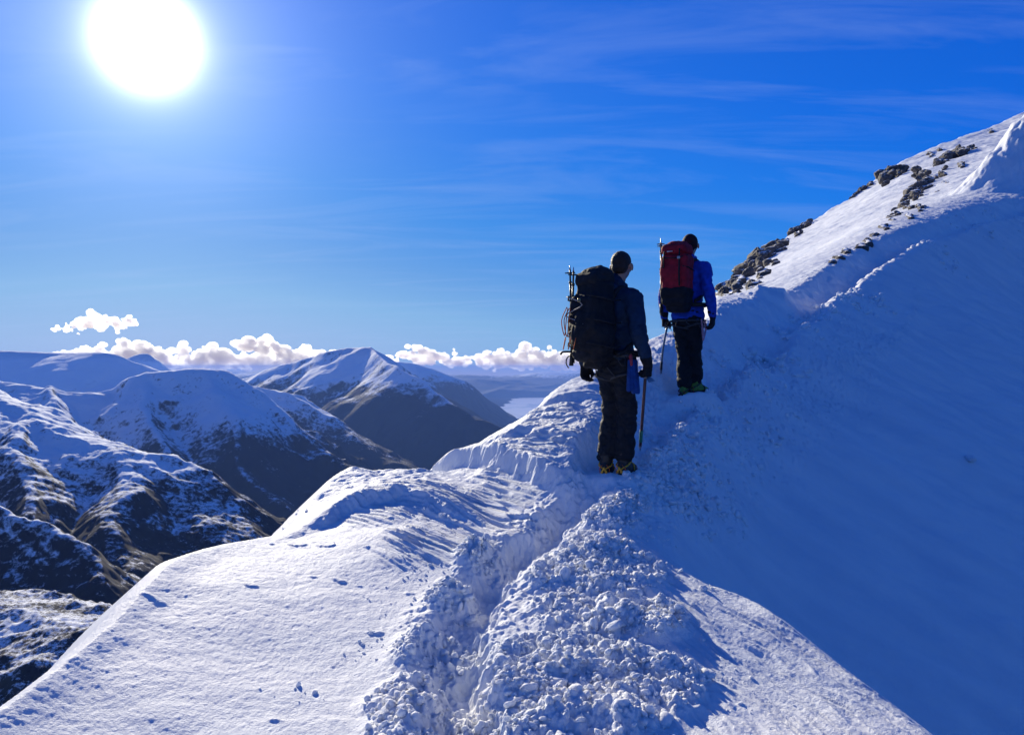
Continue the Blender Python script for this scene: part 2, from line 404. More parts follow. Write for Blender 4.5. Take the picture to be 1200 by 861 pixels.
# low hills beyond the water
mountain('hill', [([(200,440,24000),(300,434,24000),(420,436,24000),(540,439,23000),(600,440,22500),(640,436,22000),(700,438,22000),(780,437,22000),(900,434,23000),(1100,438,24000)], .12,.3,300),
         ([(500,446,21000),(560,444,20500),(620,450,20200),(680,447,20000),(760,452,20000)], .12,.3,300)],
         100, 1300, 18300, 27000, 240, 620, HM3, 350, 2600, .35, .003)

# valley floor: one sheet to beyond the horizon hills
gm_, nt, b = newmat('heath'); L = nt.links.new
g = N(nt, 'ShaderNodeNewGeometry'); n = N(nt, 'ShaderNodeTexNoise', ins={'Scale': .003, 'Detail': 10, 'Roughness': .6}); L(g.outputs['Position'], n.inputs['Vector'])
r = ramp(nt, [(.3, (.013,.012,.014)), (.5, (.020,.017,.016)), (.7, (.032,.025,.021))]); L(n.outputs['Fac'], r.inputs['Fac']); L(r.outputs['Color'], b.inputs['Base Color'])
b.inputs['Roughness'].default_value = 1; b.inputs['Specular IOR Level'].default_value = 0
q = np.linspace(-34000, 34000, 60); GX, GY = np.meshgrid(q, q)
me = mesh_from('ground', np.stack([GX, GY, np.full(GX.shape, -703.)], -1).reshape(-1,3), grid_faces(60, 60))
link('ground', me, gm_)['kind'] = 'structure'

def at_z(px, py, z): Y = -z*F/(py-CY); return ((px-CX)/F*Y, Y)
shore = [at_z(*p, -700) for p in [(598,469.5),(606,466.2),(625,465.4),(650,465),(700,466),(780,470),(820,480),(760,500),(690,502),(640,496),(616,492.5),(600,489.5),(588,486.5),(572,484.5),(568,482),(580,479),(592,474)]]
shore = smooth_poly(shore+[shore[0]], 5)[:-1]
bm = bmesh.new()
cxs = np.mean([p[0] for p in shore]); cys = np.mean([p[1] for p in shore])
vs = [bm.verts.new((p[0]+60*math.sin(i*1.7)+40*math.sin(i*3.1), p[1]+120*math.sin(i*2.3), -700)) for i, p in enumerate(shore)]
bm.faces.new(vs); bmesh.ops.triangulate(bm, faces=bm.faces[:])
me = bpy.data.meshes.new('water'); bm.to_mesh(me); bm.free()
wm, nt, b = newmat('water'); L = nt.links.new
b.inputs['Roughness'].default_value = .25; b.inputs['IOR'].default_value = 1.33
g = N(nt, 'ShaderNodeNewGeometry'); n = N(nt, 'ShaderNodeTexNoise', ins={'Scale': .02, 'Detail': 6}); L(g.outputs['Position'], n.inputs['Vector'])
# calm water: bright sky reflection painted pale into its base colour, darker streaks between
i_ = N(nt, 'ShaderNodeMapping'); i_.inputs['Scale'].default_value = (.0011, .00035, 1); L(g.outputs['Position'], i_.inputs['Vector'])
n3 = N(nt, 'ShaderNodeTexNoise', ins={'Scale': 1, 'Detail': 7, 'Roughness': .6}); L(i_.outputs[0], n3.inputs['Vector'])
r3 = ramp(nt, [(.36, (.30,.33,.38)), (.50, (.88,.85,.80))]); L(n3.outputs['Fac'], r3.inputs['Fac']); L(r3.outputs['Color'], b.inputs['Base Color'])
bp = N(nt, 'ShaderNodeBump', ins={'Strength': .3, 'Distance': 2.}); L(n.outputs['Fac'], bp.inputs['Height']); L(bp.outputs['Normal'], b.inputs['Normal'])
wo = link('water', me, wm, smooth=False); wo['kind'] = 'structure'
# normals up
if me.polygons[0].normal.z < 0: me.flip_normals()

# the air: one even haze round everything near and far
bm = bmesh.new(); bmesh.ops.create_cube(bm, size=1)
for v in bm.verts: v.co = Vector((v.co.x*72000, v.co.y*72000, -765 if v.co.z < 0 else 75))
me = bpy.data.meshes.new('haze'); bm.to_mesh(me); bm.free()
hz = bpy.data.materials.new('haze'); hz.use_nodes = True; nt = hz.node_tree; nt.nodes.clear()
v = N(nt, 'ShaderNodeVolumePrincipled'); v.inputs['Color'].default_value = (.22,.42,1,1); v.inputs['Density'].default_value = HAZE; v.inputs['Anisotropy'].default_value = .0
o_ = N(nt, 'ShaderNodeOutputMaterial'); nt.links.new(v.outputs[0], o_.inputs['Volume'])
ho = link('haze', me, hz, smooth=False); ho['kind'] = 'stuff'
# ------------------------------------------------------------------ solid blobs fused into one skin
V = Vector
class Blob:
    def __init__(s): s.bm = bmesh.new()
    def ball(s, c, r, rot=None, sub=2):
        if not hasattr(r, '__len__'): r = (r, r, r)
        M = Matrix.Translation(V(c)) @ (rot.to_matrix().to_4x4() if rot else Matrix.Identity(4)) @ Matrix.Diagonal((*r, 1))
        bmesh.ops.create_icosphere(s.bm, subdivisions=sub, radius=1, matrix=M)
    def cap(s, p, q, r0, r1, sub=2):
        p, q = V(p), V(q); d = q-p; L = d.length
        if L > 1e-4:
            M = Matrix.Translation((p+q)/2) @ d.to_track_quat('Z','Y').to_matrix().to_4x4()
            bmesh.ops.create_cone(s.bm, cap_ends=True, segments=20, radius1=r0, radius2=r1, depth=L, matrix=M)
        s.ball(p, r0, sub=sub); s.ball(q, r1, sub=sub)
    def chain(s, pts, rs):
        for i in range(len(pts)-1): s.cap(pts[i], pts[i+1], rs[i], rs[i+1])
    def box(s, c, size, rot=None, bev=0):
        M = Matrix.Translation(V(c)) @ (rot.to_matrix().to_4x4() if rot else Matrix.Identity(4)) @ Matrix.Diagonal((*size, 1))
        r = bmesh.ops.create_cube(s.bm, size=1, matrix=M)
        if bev:
            es = list({e for v in r['verts'] for e in v.link_edges})
            bmesh.ops.bevel(s.bm, geom=es, offset=bev, segments=3, affect='EDGES', profile=.5)
    def build(s, name, mat, parent=None, vox=.008, smooth=4, fold=None, seed=0, clipz=None):
        me = bpy.data.meshes.new(name); s.bm.to_mesh(me); s.bm.free()
        o = bpy.data.objects.new(name, me); COL.objects.link(o)
        md = o.modifiers.new('r', 'REMESH'); md.mode = 'VOXEL'; md.voxel_size = vox*(1.4 if QUAL > 1.3 else 1); md.use_smooth_shade = True
        if smooth:
            m2 = o.modifiers.new('s', 'SMOOTH'); m2.iterations = smooth; m2.factor = .5
        dg = bpy.context.evaluated_depsgraph_get(); ev = o.evaluated_get(dg)
        me2 = bpy.data.meshes.new_from_object(ev); me2.name = name
        o.modifiers.clear(); o.data = me2; bpy.data.meshes.remove(me)
        n = len(me2.vertices); co = np.empty(n*3, np.float32); me2.vertices.foreach_get('co', co); co = co.reshape(-1,3).astype(float)
        if fold:
            no = np.empty(n*3, np.float32); me2.vertices.foreach_get('normal', no); no = no.reshape(-1,3)
            for amp, fx, fy, fz in fold:
                h = fbm3(co*np.array([fx,fy,fz])+seed*3.3, 3, seed)
                co = co+no*(amp*(h-.35*np.abs(h)*2))[:,None]
        if clipz is not None: co[:,2] = np.maximum(co[:,2], clipz)
        me2.vertices.foreach_set('co', co.astype(np.float32).ravel()); me2.update()
        me2.materials.clear(); me2.materials.append(mat); me2.shade_smooth()
        if parent: o.parent = parent
        return o

def tubes(name, runs, mat, parent=None, segs=8):
    """runs: list of (points, radius or radii); one mesh of bent tubes"""
    vs, fs = [], []
    for pts, r in runs:
        P = [V(p) for p in pts]; n = len(P)
        rr = r if hasattr(r, '__len__') else [r]*n
        up = V((0,0,1)); b0 = len(vs); prev = None
        for i in range(n):
            d = (P[min(i+1,n-1)]-P[max(i-1,0)]).normalized()
            a = d.cross(up if abs(d.z) < .9 else V((1,0,0))) if prev is None else (prev-d*prev.dot(d))
            a = a.normalized(); prev = a; b = d.cross(a)
            for k in range(segs):
                t = 2*math.pi*k/segs; vs.append(P[i]+(a*math.cos(t)+b*math.sin(t))*rr[i])
        for i in range(n-1):
            for k in range(segs):
                fs.append((b0+i*segs+k, b0+i*segs+(k+1)%segs, b0+(i+1)*segs+(k+1)%segs, b0+(i+1)*segs+k))
        for e, i in ((0,0),(1,n-1)):
            vs.append(P[i]); c = len(vs)-1
            for k in range(segs):
                q = (b0+i*segs+k, b0+i*segs+(k+1)%segs, c); fs.append(q if e else q[::-1])
    me = bpy.data.meshes.new(name); me.from_pydata([tuple(v) for v in vs], [], fs); me.update()
    return link(name, me, mat, parent)

def tubes_each(name, runs, mat, parent=None, segs=8):
    for r in runs: tubes(name, [r], mat, parent, segs)
def curve(pts, n=6): return [V(p) for p in smooth_poly3(pts, n)]
def smooth_poly3(P, n=6):
    P = [np.array(p, float) for p in P]; out = []
    for i in range(len(P)-1):
        p0 = P[max(i-1,0)]; p1 = P[i]; p2 = P[i+1]; p3 = P[min(i+2,len(P)-1)]
        for k in range(n):
            t = k/n; out.append(tuple(.5*((2*p1)+(-p0+p2)*t+(2*p0-5*p1+4*p2-p3)*t*t+(-p0+3*p1-3*p2+p3)*t**3)))
    out.append(tuple(P[-1])); return out

def loft(name, rings, mat, parent=None, pw=3.0, segs=28):
    """rings: (z, cx, cy, rx, ry): stacked rounded-rectangle sections"""
    vs, fs = [], []
    for z, cx_, cy_, rx, ry in rings:
        for k in range(segs):
            t = 2*math.pi*k/segs; c, s = math.cos(t), math.sin(t)
            f = (abs(c)**pw+abs(s)**pw)**(-1/pw); vs.append((cx_+rx*c*f, cy_+ry*s*f, z))
    n = len(rings)
    for i in range(n-1):
        for k in range(segs): fs.append((i*segs+k, i*segs+(k+1)%segs, (i+1)*segs+(k+1)%segs, (i+1)*segs+k))
    fs.append(tuple(range(segs))[::-1]); fs.append(tuple((n-1)*segs+k for k in range(segs)))
    me = bpy.data.meshes.new(name); me.from_pydata(vs, [], fs); me.update()
    return link(name, me, mat, parent)

def hand(bl, wrist, side, curl, r=0.0, down=V((0,0,-1)), fwd=V((0,1,0)), sc=1.0):
    """five fingered hand; side +1 right, -1 left; palm towards the body"""
    down = V(down).normalized(); fwd = V(fwd); fwd = (fwd-down*fwd.dot(down)).normalized(); med = V((-side,0,0)); med = (med-down*med.dot(down)-fwd*med.dot(fwd)).normalized()
    w = V(wrist)
    P = lambda d, f, m: w+(down*d+fwd*f+med*m)*sc
    for f in (-.026, 0, .026): bl.cap(P(.01, f*.7, 0), P(.085, f, .002), .017+r, .015+r)
    for f, ln, c in ((.034,.074,0), (.012,.083,.04), (-.011,.077,.08), (-.033,.060,.12)):
        p = P(.088, f, .003); a = 0; q = [p]; rs = [.0105+r]
        for seg, ca in ((.42, curl[0]+c), (.32, curl[1]), (.26, curl[2])):
            a += ca; p = p+(down*math.cos(a)+med*math.sin(a))*ln*seg*sc; q.append(p); rs.append(rs[-1]-.0009)
        bl.chain(q, rs)
    t0 = P(.022, .032, .008); t1 = P(.052, .056, .022); t2 = P(.076, .054, .040); t3 = P(.092, .040, .048)
    bl.chain([t0,t1,t2,t3], [.015+r,.013+r,.0115+r,.0098+r])

def make_person(loc, rz, J, mats, label, seed, hair='short', scale=1.0):
    """J: joints in the person's own frame (x right, y ahead, z up, soles at z = 0 where the feet are level)"""
    B = Blob()
    hd, nk = V(J['head']), V(J['neck'])
    ht = J.get('turn', 0); hq = Quaternion((0,0,1), ht) @ Quaternion((1,0,0), J.get('nod', 0))
    def hp(x, y, z): return hd+hq @ V((x,y,z))
    B.ball(hp(0,-.012,.022), (.080,.097,.092), hq, 3); B.ball(hp(0,.025,-.035), (.056,.062,.070), hq, 3); B.ball(hp(0,.045,-.085), (.030,.026,.022), hq)
    B.cap(hp(0,.075,.012), hp(0,.098,-.022), .009, .013); B.cap(hp(-.018,.082,-.058), hp(.018,.082,-.058), .007, .007)
    B.cap(hp(-.035,.074,.022), hp(.035,.074,.022), .010, .010)
    for s in (-1,1):
        B.ball(hp(s*.090,-.008,-.012), (.012,.022,.034), hq); B.ball(hp(s*.040,.06,-.028), (.022,.020,.022), hq)
    B.cap(hd+V((0,-.015,-.05)), nk, .056, .062); B.cap(nk, V(J['chest'])+V((0,0,.12)), .062, .09)
    ch, pv = V(J['chest']), V(J['pelvis'])
    B.ball(ch, (.155,.105,.19)); B.ball((ch+pv)/2, (.135,.095,.16)); B.ball(pv, (.150,.105,.12))
    for s, k in ((-1,'l'),(1,'r')):
        B.cap(ch+V((s*.05,0,.12)), J['sh'+k], .07, .055)
        B.chain([J['sh'+k], J['el'+k], J['wr'+k]], [.050,.038,.026])
        hand(B, J['wr'+k], s, J.get('curl'+k, (.35,.5,.4)), 0, J.get('down'+k, (0,0,-1)), J.get('fwd'+k, (0,1,0)))
        B.chain([J['hip'+k], J['kn'+k], J['an'+k]], [.080,.055,.040])
        an = V(J['an'+k]); fd = V(J['foot'+k]).normalized()
        B.chain([an+V((0,0,-.04))-fd*.03, an+fd*.10+V((0,0,-.055)), an+fd*.16+V((0,0,-.062))], [.035,.030,.024])
    body = B.build('person', mats['skin'], None, .007, 3)
    body.location = loc; body.rotation_euler = (0,0,rz); tag(body, label, 'person'); body.scale = (scale,)*3
    # eyes
    for s in (-1,1):
        e = Blob(); e.ball(hp(s*.031,.0745,.0), .0115); e.build('eye', mats['eye'], body, .003, 1)
    # hair or hat
    if hair == 'short':
        b = Blob(); b.ball(hp(0,-.017,.034), (.083,.099,.090), hq, 3); b.ball(hp(0,-.052,-.010), (.072,.060,.062), hq, 3)
        o = b.build('hair', mats['hair'], body, .005, 2, [(.004,45,45,60)], seed)
    else:
        b = Blob(); b.ball(hp(0,-.014,.030), (.086,.103,.098), hq, 3); b.ball(hp(0,-.022,-.005), (.087,.102,.052), hq, 3); b.ball(hp(0,-.06,-.035), (.064,.052,.045), hq, 3)
        b.build('beanie', mats['hair'], body, .006, 3, [(.003,18,18,70)], seed)
    # jacket
    b = Blob()
    b.ball(ch+V((0,.0,.02)), (.190,.145,.20), sub=3); b.ball((ch+pv)/2+V((0,.005,0)), (.178,.135,.19), sub=3); b.ball(pv+V((0,0,.03)), (.188,.145,.125), sub=3)
    b.cap(nk+V((0,-.02,.05)), ch+V((0,-.01,.14)), .078, .11)
    for k in range(9):
        t = math.pi*(k/8)*1.5-math.pi*.25+math.pi
        b.ball(nk+V((.072*math.cos(t), -.012+.072*math.sin(t), .03-.02*math.sin(t))), .034)
    b.ball(nk+V((0,-.085,.0)), (.095,.055,.06))      # rolled hood
    for s, k in ((-1,'l'),(1,'r')):
        b.cap(ch+V((s*.06,0,.13)), J['sh'+k], .095, .085)
        sh, el, wr = V(J['sh'+k]), V(J['el'+k]), V(J['wr'+k])
        b.chain([sh, sh.lerp(el,.5), el, el.lerp(wr,.55), wr-(wr-el).normalized()*.01], [.086,.075,.067,.058,.046])
    if J.get('hem', 0):
        b.ball(pv+V((0,0,-.04)), (.195,.15,.12), sub=3)
    b.build('jacket', mats['jacket'], body, .009, 3, [(.016,5,5,9),(.007,16,16,24)], seed+5)
    # trousers
    b = Blob(); b.ball(pv+V((0,-.01,-.02)), (.172,.130,.13), sub=3); b.ball(pv+V((0,-.035,-.09)), (.155,.11,.10), sub=3)
    for s, k in ((-1,'l'),(1,'r')):
        hi, kn, an = V(J['hip'+k]), V(J['kn'+k]), V(J['an'+k])
        b.chain([hi, hi.lerp(kn,.5), kn, kn.lerp(an,.45), an+V((0,-.005,.045))], [.112,.098,.083,.086,.082])
    b.build('trousers', mats['trousers'], body, .009, 3, [(.024,6,6,9),(.013,15,15,30)], seed+9)
    # gloves, boots
    for s, k in ((-1,'l'),(1,'r')):
        b = Blob(); wr, el = V(J['wr'+k]), V(J['el'+k]); u = (el-wr).normalized()
        hand(b, wr, s, J.get('curl'+k, (.35,.5,.4)), .0055, J.get('down'+k, (0,0,-1)), J.get('fwd'+k, (0,1,0)), 1.04)
        b.cap(wr-u*.02, wr+u*.05, .036, .050)
        b.build('glove', mats['glove'], body, .0055, 2, [(.003,30,30,30)], seed+13)
        an = V(J['an'+k]); fd = V(J['foot'+k]); fd.z = 0; fd.normalize(); sd = V((fd.y,-fd.x,0)); z0 = an.z-.11
        q = Matrix((sd, fd, V((0,0,1)))).transposed().to_quaternion()
        def fp(x, y, z): return V((an.x, an.y, z0))+sd*x+fd*y+V((0,0,z))
        b = Blob(); b.ball(fp(0,-.045,.055), (.042,.05,.058), q); b.ball(fp(0,.06,.045), (.050,.10,.050), q); b.ball(fp(0,.15,.036), (.047,.065,.040), q)
        b.cap(fp(0,-.02,.09), fp(0,-.025,.17), .050, .052); b.ball(fp(0,.05,.085), (.040,.06,.045), q)
        bt = b.build('boot', mats['boot'], body, .007, 3, [(.003,25,25,25)], seed+17, clipz=z0+.018)
        lf = []
        for z, g in ((.0,.94),(.006,1.0),(.022,1.02),(.028,.97)):
            lf.append((z, g))
        vs, fs = [], []; sg = 32
        for z, g in lf:
            for i in range(sg):
                t = 2*math.pi*i/sg; y = .055+.165*math.cos(t); w_ = (.044+.010*math.cos(t))*abs(math.sin(t))**.7*(1 if math.sin(t) > 0 else -1)
                vs.append(tuple(fp(w_*g*1.05, y*g+.0, z)))
        for j in range(3):
            for i in range(sg): fs.append((j*sg+i, j*sg+(i+1)%sg, (j+1)*sg+(i+1)%sg, (j+1)*sg+i))
        fs += [tuple(range(sg))[::-1], tuple(3*sg+i for i in range(sg))]
        me = bpy.data.meshes.new('sole'); me.from_pydata(vs, [], fs); me.update(); link('sole', me, mats['sole'], bt)
        # crampon: side rails, cross bars, points, lever and strap
        runs = []
        for x in (-.043,.043):
            runs.append(([fp(x*.75,-.10,-.004), fp(x*.8,-.04,-.004), fp(x*.8,.03,-.004), fp(x*1.05,.11,-.004), fp(x*.9,.19,-.004), fp(x*.5,.225,-.004)], .0045))
            for y, w_ in ((-.09,.75),(-.03,.8),(.07,1.),(.13,1.05),(.18,.9)):
                runs.append(([fp(x*w_,y,0), fp(x*w_*1.08,y+.004,-.018), fp(x*w_*1.12,y+.007,-.036)], [.007,.005,.0008]))
            runs.append(([fp(x*.45,.22,-.002), fp(x*.5,.25,-.006), fp(x*.5,.275,-.02)], [.006,.005,.0008]))
            runs.append(([fp(x*1.0,.17,.0), fp(x*1.1,.175,.03), fp(x*.8,.185,.052)], .0028))
            runs.append(([fp(x*.8,-.09,.0), fp(x*.95,-.095,.05), fp(x*.4,-.105,.085)], .0028))
        for y in (-.09,-.03,.07,.13,.2): runs.append(([fp(-.038,y,-.004), fp(.038,y,-.004)], .004))
        runs.append(([fp(-.034,.185,.052), fp(0,.20,.056), fp(.034,.185,.052)], .003))
        tubes('crampon', runs, mats['crampon'], bt, 6)
        st = [([fp(-.052,.10,.02), fp(-.045,.10,.07), fp(0,.095,.098), fp(.045,.10,.07), fp(.052,.10,.02)], .0065),
              ([fp(.0,-.10,.045), fp(.05,-.06,.075), fp(.052,.02,.105), fp(0,.055,.135), fp(-.052,.02,.105), fp(-.05,-.06,.075), fp(0,-.10,.045)], .0065),
              ([fp(-.02,-.112,.02), fp(0,-.118,.06), fp(.02,-.112,.02)], .012)]
        tubes_each('crampon_strap', st, mats['strap'], bt, 6)
    # harness: belt, leg loops, gear loops, buckle
    runs = []
    def ring(c, rx, ry, z, tilt=0, n=25):
        return [V((c.x+rx*math.cos(2*math.pi*i/n), c.y+ry*math.sin(2*math.pi*i/n), z+tilt*math.cos(2*math.pi*i/n))) for i in range(n+1)]
    if J.get('hem', 0): zb = pv.z-.10
    else: zb = pv.z+.02
    runs.append((ring(pv, .200 if J.get('hem') else .205, .150 if J.get('hem') else .160, zb), .011))
    for s, k in ((-1,'l'),(1,'r')):
        hi, kn = V(J['hip'+k]), V(J['kn'+k]); c = hi.lerp(kn, .30)
        tubes('leg_loop', [(ring(c, .118, .118, c.z, .03*s), .012)], mats['harness'], body, 8)
        tubes_each('riser', [([V((c.x+s*.02, c.y-.125, c.z)), V((pv.x+s*.06, pv.y-.175, (c.z+zb)/2)), V((pv.x+s*.05, pv.y-.15, zb))], .005)], mats['harness'], body)
        for y in (-.09, .03):
            a0 = V((pv.x+s*.19, pv.y+y, zb-.01)); a1 = V((pv.x+s*.175, pv.y+y-.09, zb-.01))
            tubes('gear_loop', [([a0, a0.lerp(a1,.3)+V((s*.03,0,-.07)), a0.lerp(a1,.7)+V((s*.03,0,-.07)), a1], .0035)], mats['harness'], body)
    tubes('harness_belt', runs, mats['harness'], body, 8)
    return body

def ice_axe(top, tip, fdir, label, mats, bend=0.0):
    """top: the head in the hand, tip: the spike; fdir: where the pick points"""
    top, tip = V(top), V(tip); z = (top-tip); L = z.length; z.normalize(); f = V(fdir); f = (f-z*f.dot(z)).normalized(); x = f.cross(z)
    o = empty('ice_axe', top); tag(o, label, 'ice axe')
    def P(a, b, c=0): return f*a+z*b+x*c      # local to top
    sh = [P(bend*math.sin(math.pi*t)*1.0, -L*.93*t+.0) for t in np.linspace(0, 1, 14)]
    tubes('shaft', [(sh, .0125)], mats['shaft'], o, 10)
    tubes('grip_tape', [([P(bend*math.sin(math.pi*t), -L*.93*t) for t in np.linspace(.76, .93, 5)], .0145)], mats['tape'], o, 10)
    tubes('spike', [([P(0,-L*.92), P(0,-L*.95), P(0,-L)], [.013,.009,.001])], mats['steel'], o, 10)
    # head: pick curving down ahead, adze behind
    vs = []; n = 12
    for i in range(n+1):
        t = i/n; a = .02+.125*t; b = .010-.055*t*t; h = .013*(1-t)+.002
        vs += [P(a,b+h,.004*(1-.6*t)), P(a,b+h,-.004*(1-.6*t)), P(a,b-h,-.004*(1-.6*t)), P(a,b-h-(.004 if i%2 else 0),.004*(1-.6*t))]
    fs = [tuple(range(4))[::-1], tuple(n*4+k for k in range(4))]
    for i in range(n):
        for k in range(4): fs.append((i*4+k, i*4+(k+1)%4, i*4+4+(k+1)%4, i*4+4+k))
    me = bpy.data.meshes.new('pick'); me.from_pydata([tuple(v) for v in vs], [], fs); me.update(); pk = link('pick', me, mats['steel'], o, smooth=False)
    b = Blob(); b.box(P(0,.008), (.05,.05,.022), (Matrix((f, x, z)).transposed()).to_quaternion(), .004)
    b.bm.normal_update()
    me = bpy.data.meshes.new('axe_head'); 
    for v in b.bm.verts:
        pass
    b.bm.to_mesh(me); b.bm.free(); link('axe_head', me, mats['steel'], o, smooth=False)
    vs = []; 
    for i in range(5):
        t = i/4; a = -.02-.065*t; b_ = .010-.018*t*t; w = .012+.020*t; h = .006*(1-t)+.001
        vs += [P(a,b_+h,w), P(a,b_+h,-w), P(a,b_-h,-w), P(a,b_-h,w)]
    fs = [tuple(range(4)), tuple(16+k for k in range(4))[::-1]]
    for i in range(4):
        for k in range(4): fs.append((i*4+k, i*4+4+k, i*4+4+(k+1)%4, i*4+(k+1)%4))
    me = bpy.data.meshes.new('adze'); me.from_pydata([tuple(v) for v in vs], [], fs); me.update(); link('adze', me, mats['steel'], o, smooth=False)
    return o

def trekking_pole(base_, tip, label, group, mats):
    """folded pole carried upside down: basket and tip at the top"""
    b, t = V(base_), V(tip); d = t-b; L = d.length; z = d.normalized(); o = empty('trekking_pole', b); tag(o, label, 'trekking pole', group)
    P = lambda k: z*(L*k)
    tubes('shaft', [([P(0), P(.45)], .011), ([P(.45), P(.8)], .0095), ([P(.8), P(.95)], .0075)], mats['pole'], o, 10)
    tubes('lock', [([P(.44), P(.47)], .015)], mats['lock'], o, 10); tubes('lock', [([P(.78), P(.81)], .013)], mats['lock'], o, 10)
    tubes('tip', [([P(.95), P(.97), P(1)], [.006,.005,.0025])], mats['steel'], o, 8)
    # star shaped basket
    bm = bmesh.new(); x = z.orthogonal().normalized(); y = z.cross(x); n = 24; rings = []
    for h, s in ((-.004,1),(.004,1)):
        rings.append([bm.verts.new(P(.90)+z*(h+.006)+(x*math.cos(2*math.pi*i/n)+y*math.sin(2*math.pi*i/n))*(.042 if i%4 < 2 else .026)) for i in range(n)])
    for i in range(n): bm.faces.new((rings[0][i], rings[0][(i+1)%n], rings[1][(i+1)%n], rings[1][i]))
    bm.faces.new(rings[0][::-1]); bm.faces.new(rings[1]); me = bpy.data.meshes.new('basket'); bm.to_mesh(me); bm.free()
    link('basket', me, mats['lock'], o, smooth=False)
    tubes('handle', [([-z*.11, -z*.06, -z*.01], [.019,.015,.017])], mats['lock'], o, 10)
    return o
cloth = lambda n, c, **k: simple(n, c, rough=k.pop('rough', .75), var=.3, scale=18, bump=.5, bscale=260, spec=.25, **k)
MT = dict(skin=simple('skin', (.42,.22,.15), .55, .12, 20), eye=simple('eye_white', (.7,.7,.7), .2), steel=simple('steel', (.45,.46,.48), .35, metal=1),
          hair=simple('dark_brown_hair', (.024,.010,.006), .6, .5, 160, bump=1, bscale=500), jacket=cloth('navy_shell', (.008,.026,.062)),
          trousers=cloth('black_shell', (.012,.013,.018)), glove=cloth('black_glove', (.010,.010,.013)), boot=simple('brown_boot', (.03,.022,.018), .6, bump=.4),
          sole=simple('rubber', (.02,.02,.02), .8), crampon=simple('orange_steel', (.62,.10,.02), .4, metal=.3), strap=simple('yellow_strap', (.75,.36,.03), .7),
          harness=simple('grey_webbing', (.04,.04,.045), .8))
MT2 = dict(MT, hair=cloth('maroon_knit', (.025,.010,.012)), jacket=cloth('royal_shell', (.008,.055,.42)), boot=simple('green_boot', (.09,.19,.02), .6, bump=.4),
           crampon=simple('red_steel', (.35,.03,.02), .4, metal=.4), strap=simple('black_strap', (.03,.03,.035), .7), trousers=cloth('black_cloth', (.010,.011,.014)))
AX = dict(shaft=simple('shaft_red_brown', (.10,.045,.045), .45, metal=.2), tape=simple('green_tape', (.03,.20,.12), .6), steel=MT['steel'])
AX2 = dict(shaft=simple('shaft_grey', (.22,.24,.27), .35, metal=.7), tape=simple('dark_tape', (.03,.03,.035), .7), steel=MT['steel'])
PL = dict(pole=simple('black_pole', (.03,.03,.035), .35, metal=.3), lock=simple('black_plastic', (.015,.015,.017), .5), steel=MT['steel'])

F1 = at(722,556,6.45); F2 = at(806,466,8.75)
RZ1, RZ2 = R(-52), R(-36)
def rot(rz, x, y): c, s = math.cos(rz), math.sin(rz); return (x*c-y*s, x*s+y*c)

# ---- nearer hiker
J1 = dict(head=(0.02,.045,1.705), neck=(0,.0,1.525), chest=(0,-.01,1.30), pelvis=(0,0,.95), turn=R(24), nod=R(3),
          shl=(-.19,0,1.43), ell=(-.33,-.05,1.15), wrl=(-.365,-.01,.90), shr=(.19,0,1.43), elr=(.285,-.04,1.15), wrr=(.29,.06,.905),
          curll=(.5,.6,.5), curlr=(1.15,1.15,.7), downr=(-.1,.05,-1),
          hipl=(-.085,0,.92), knl=(-.070,.02,.50), anl=(-.065,-.05,.115), hipr=(.085,0,.92), knr=(.075,.05,.52), anr=(.075,.02,.125),
          footl=(-.75,1,0), footr=(-.45,1,0))
hk1 = make_person(F1, RZ1, J1, MT, 'hiker in navy jacket and black trousers, bare headed, carrying the black pack', 3)
# ---- farther hiker
J2 = dict(head=(0.01,.05,1.695), neck=(0,.01,1.515), chest=(0,0,1.29), pelvis=(0,0,.95), turn=R(8), nod=R(4), hem=1,
          shl=(-.19,0,1.42), ell=(-.275,-.04,1.13), wrl=(-.29,.02,.90), shr=(.19,0,1.42), elr=(.275,-.05,1.13), wrr=(.275,.03,.90),
          curll=(1.15,1.15,.7), curlr=(.45,.55,.5),
          hipl=(-.075,0,.91), knl=(-.050,.0,.50), anl=(-.020,-.04,.115), hipr=(.075,0,.91), knr=(.055,.06,.52), anr=(.06,.08,.165),
          footl=(-.05,1,0), footr=(.22,1,0))
hk2 = make_person(F2, RZ2, J2, MT2, 'hiker in bright blue jacket and dark beanie, carrying the red pack, farther up the track', 23, hair='hat')
for (fx, fy, fz), rz, J in ((F1, RZ1, J1), (F2, RZ2, J2)):
    for k in 'lr':
        a = J['an'+k]; fd = V(J['foot'+k]).normalized()
        for t in (-.02, .12):
            dx, dy = rot(rz, a[0]+fd.x*t, a[1]+fd.y*t); FEET.append((fx+dx, fy+dy, fz+a[2]-.11-.012))

def world(F_, rz, p): dx, dy = rot(rz, p[0], p[1]); return (F_[0]+dx, F_[1]+dy, F_[2]+p[2])
# ---- ice axes held by their heads
def hand_grip(F_, rz, J, k): 
    w = J['wr'+k]; s = 1 if k == 'r' else -1
    return world(F_, rz, (w[0]-s*.030+(-.0), w[1]+.005, w[2]-.105))
g1 = hand_grip(F1, RZ1, J1, 'r'); g2 = hand_grip(F2, RZ2, J2, 'l')
f1 = V((*rot(RZ1,0,1),0)); f2 = V((*rot(RZ2,0,1),0))
t1 = at(752,529,6.55); t2 = at(773,441,8.95)
ice_axe(g1, (g1[0]+.0, t1[1]+.0, t1[2]), V((-.5,1,0)), 'straight ice axe with green taped foot in the nearer hiker\'s right hand', AX)
ice_axe(g2, (g2[0]-.07, t2[1], t2[2]), f2, 'curved grey ice axe in the left hand of the hiker in blue', AX2, bend=-.03)

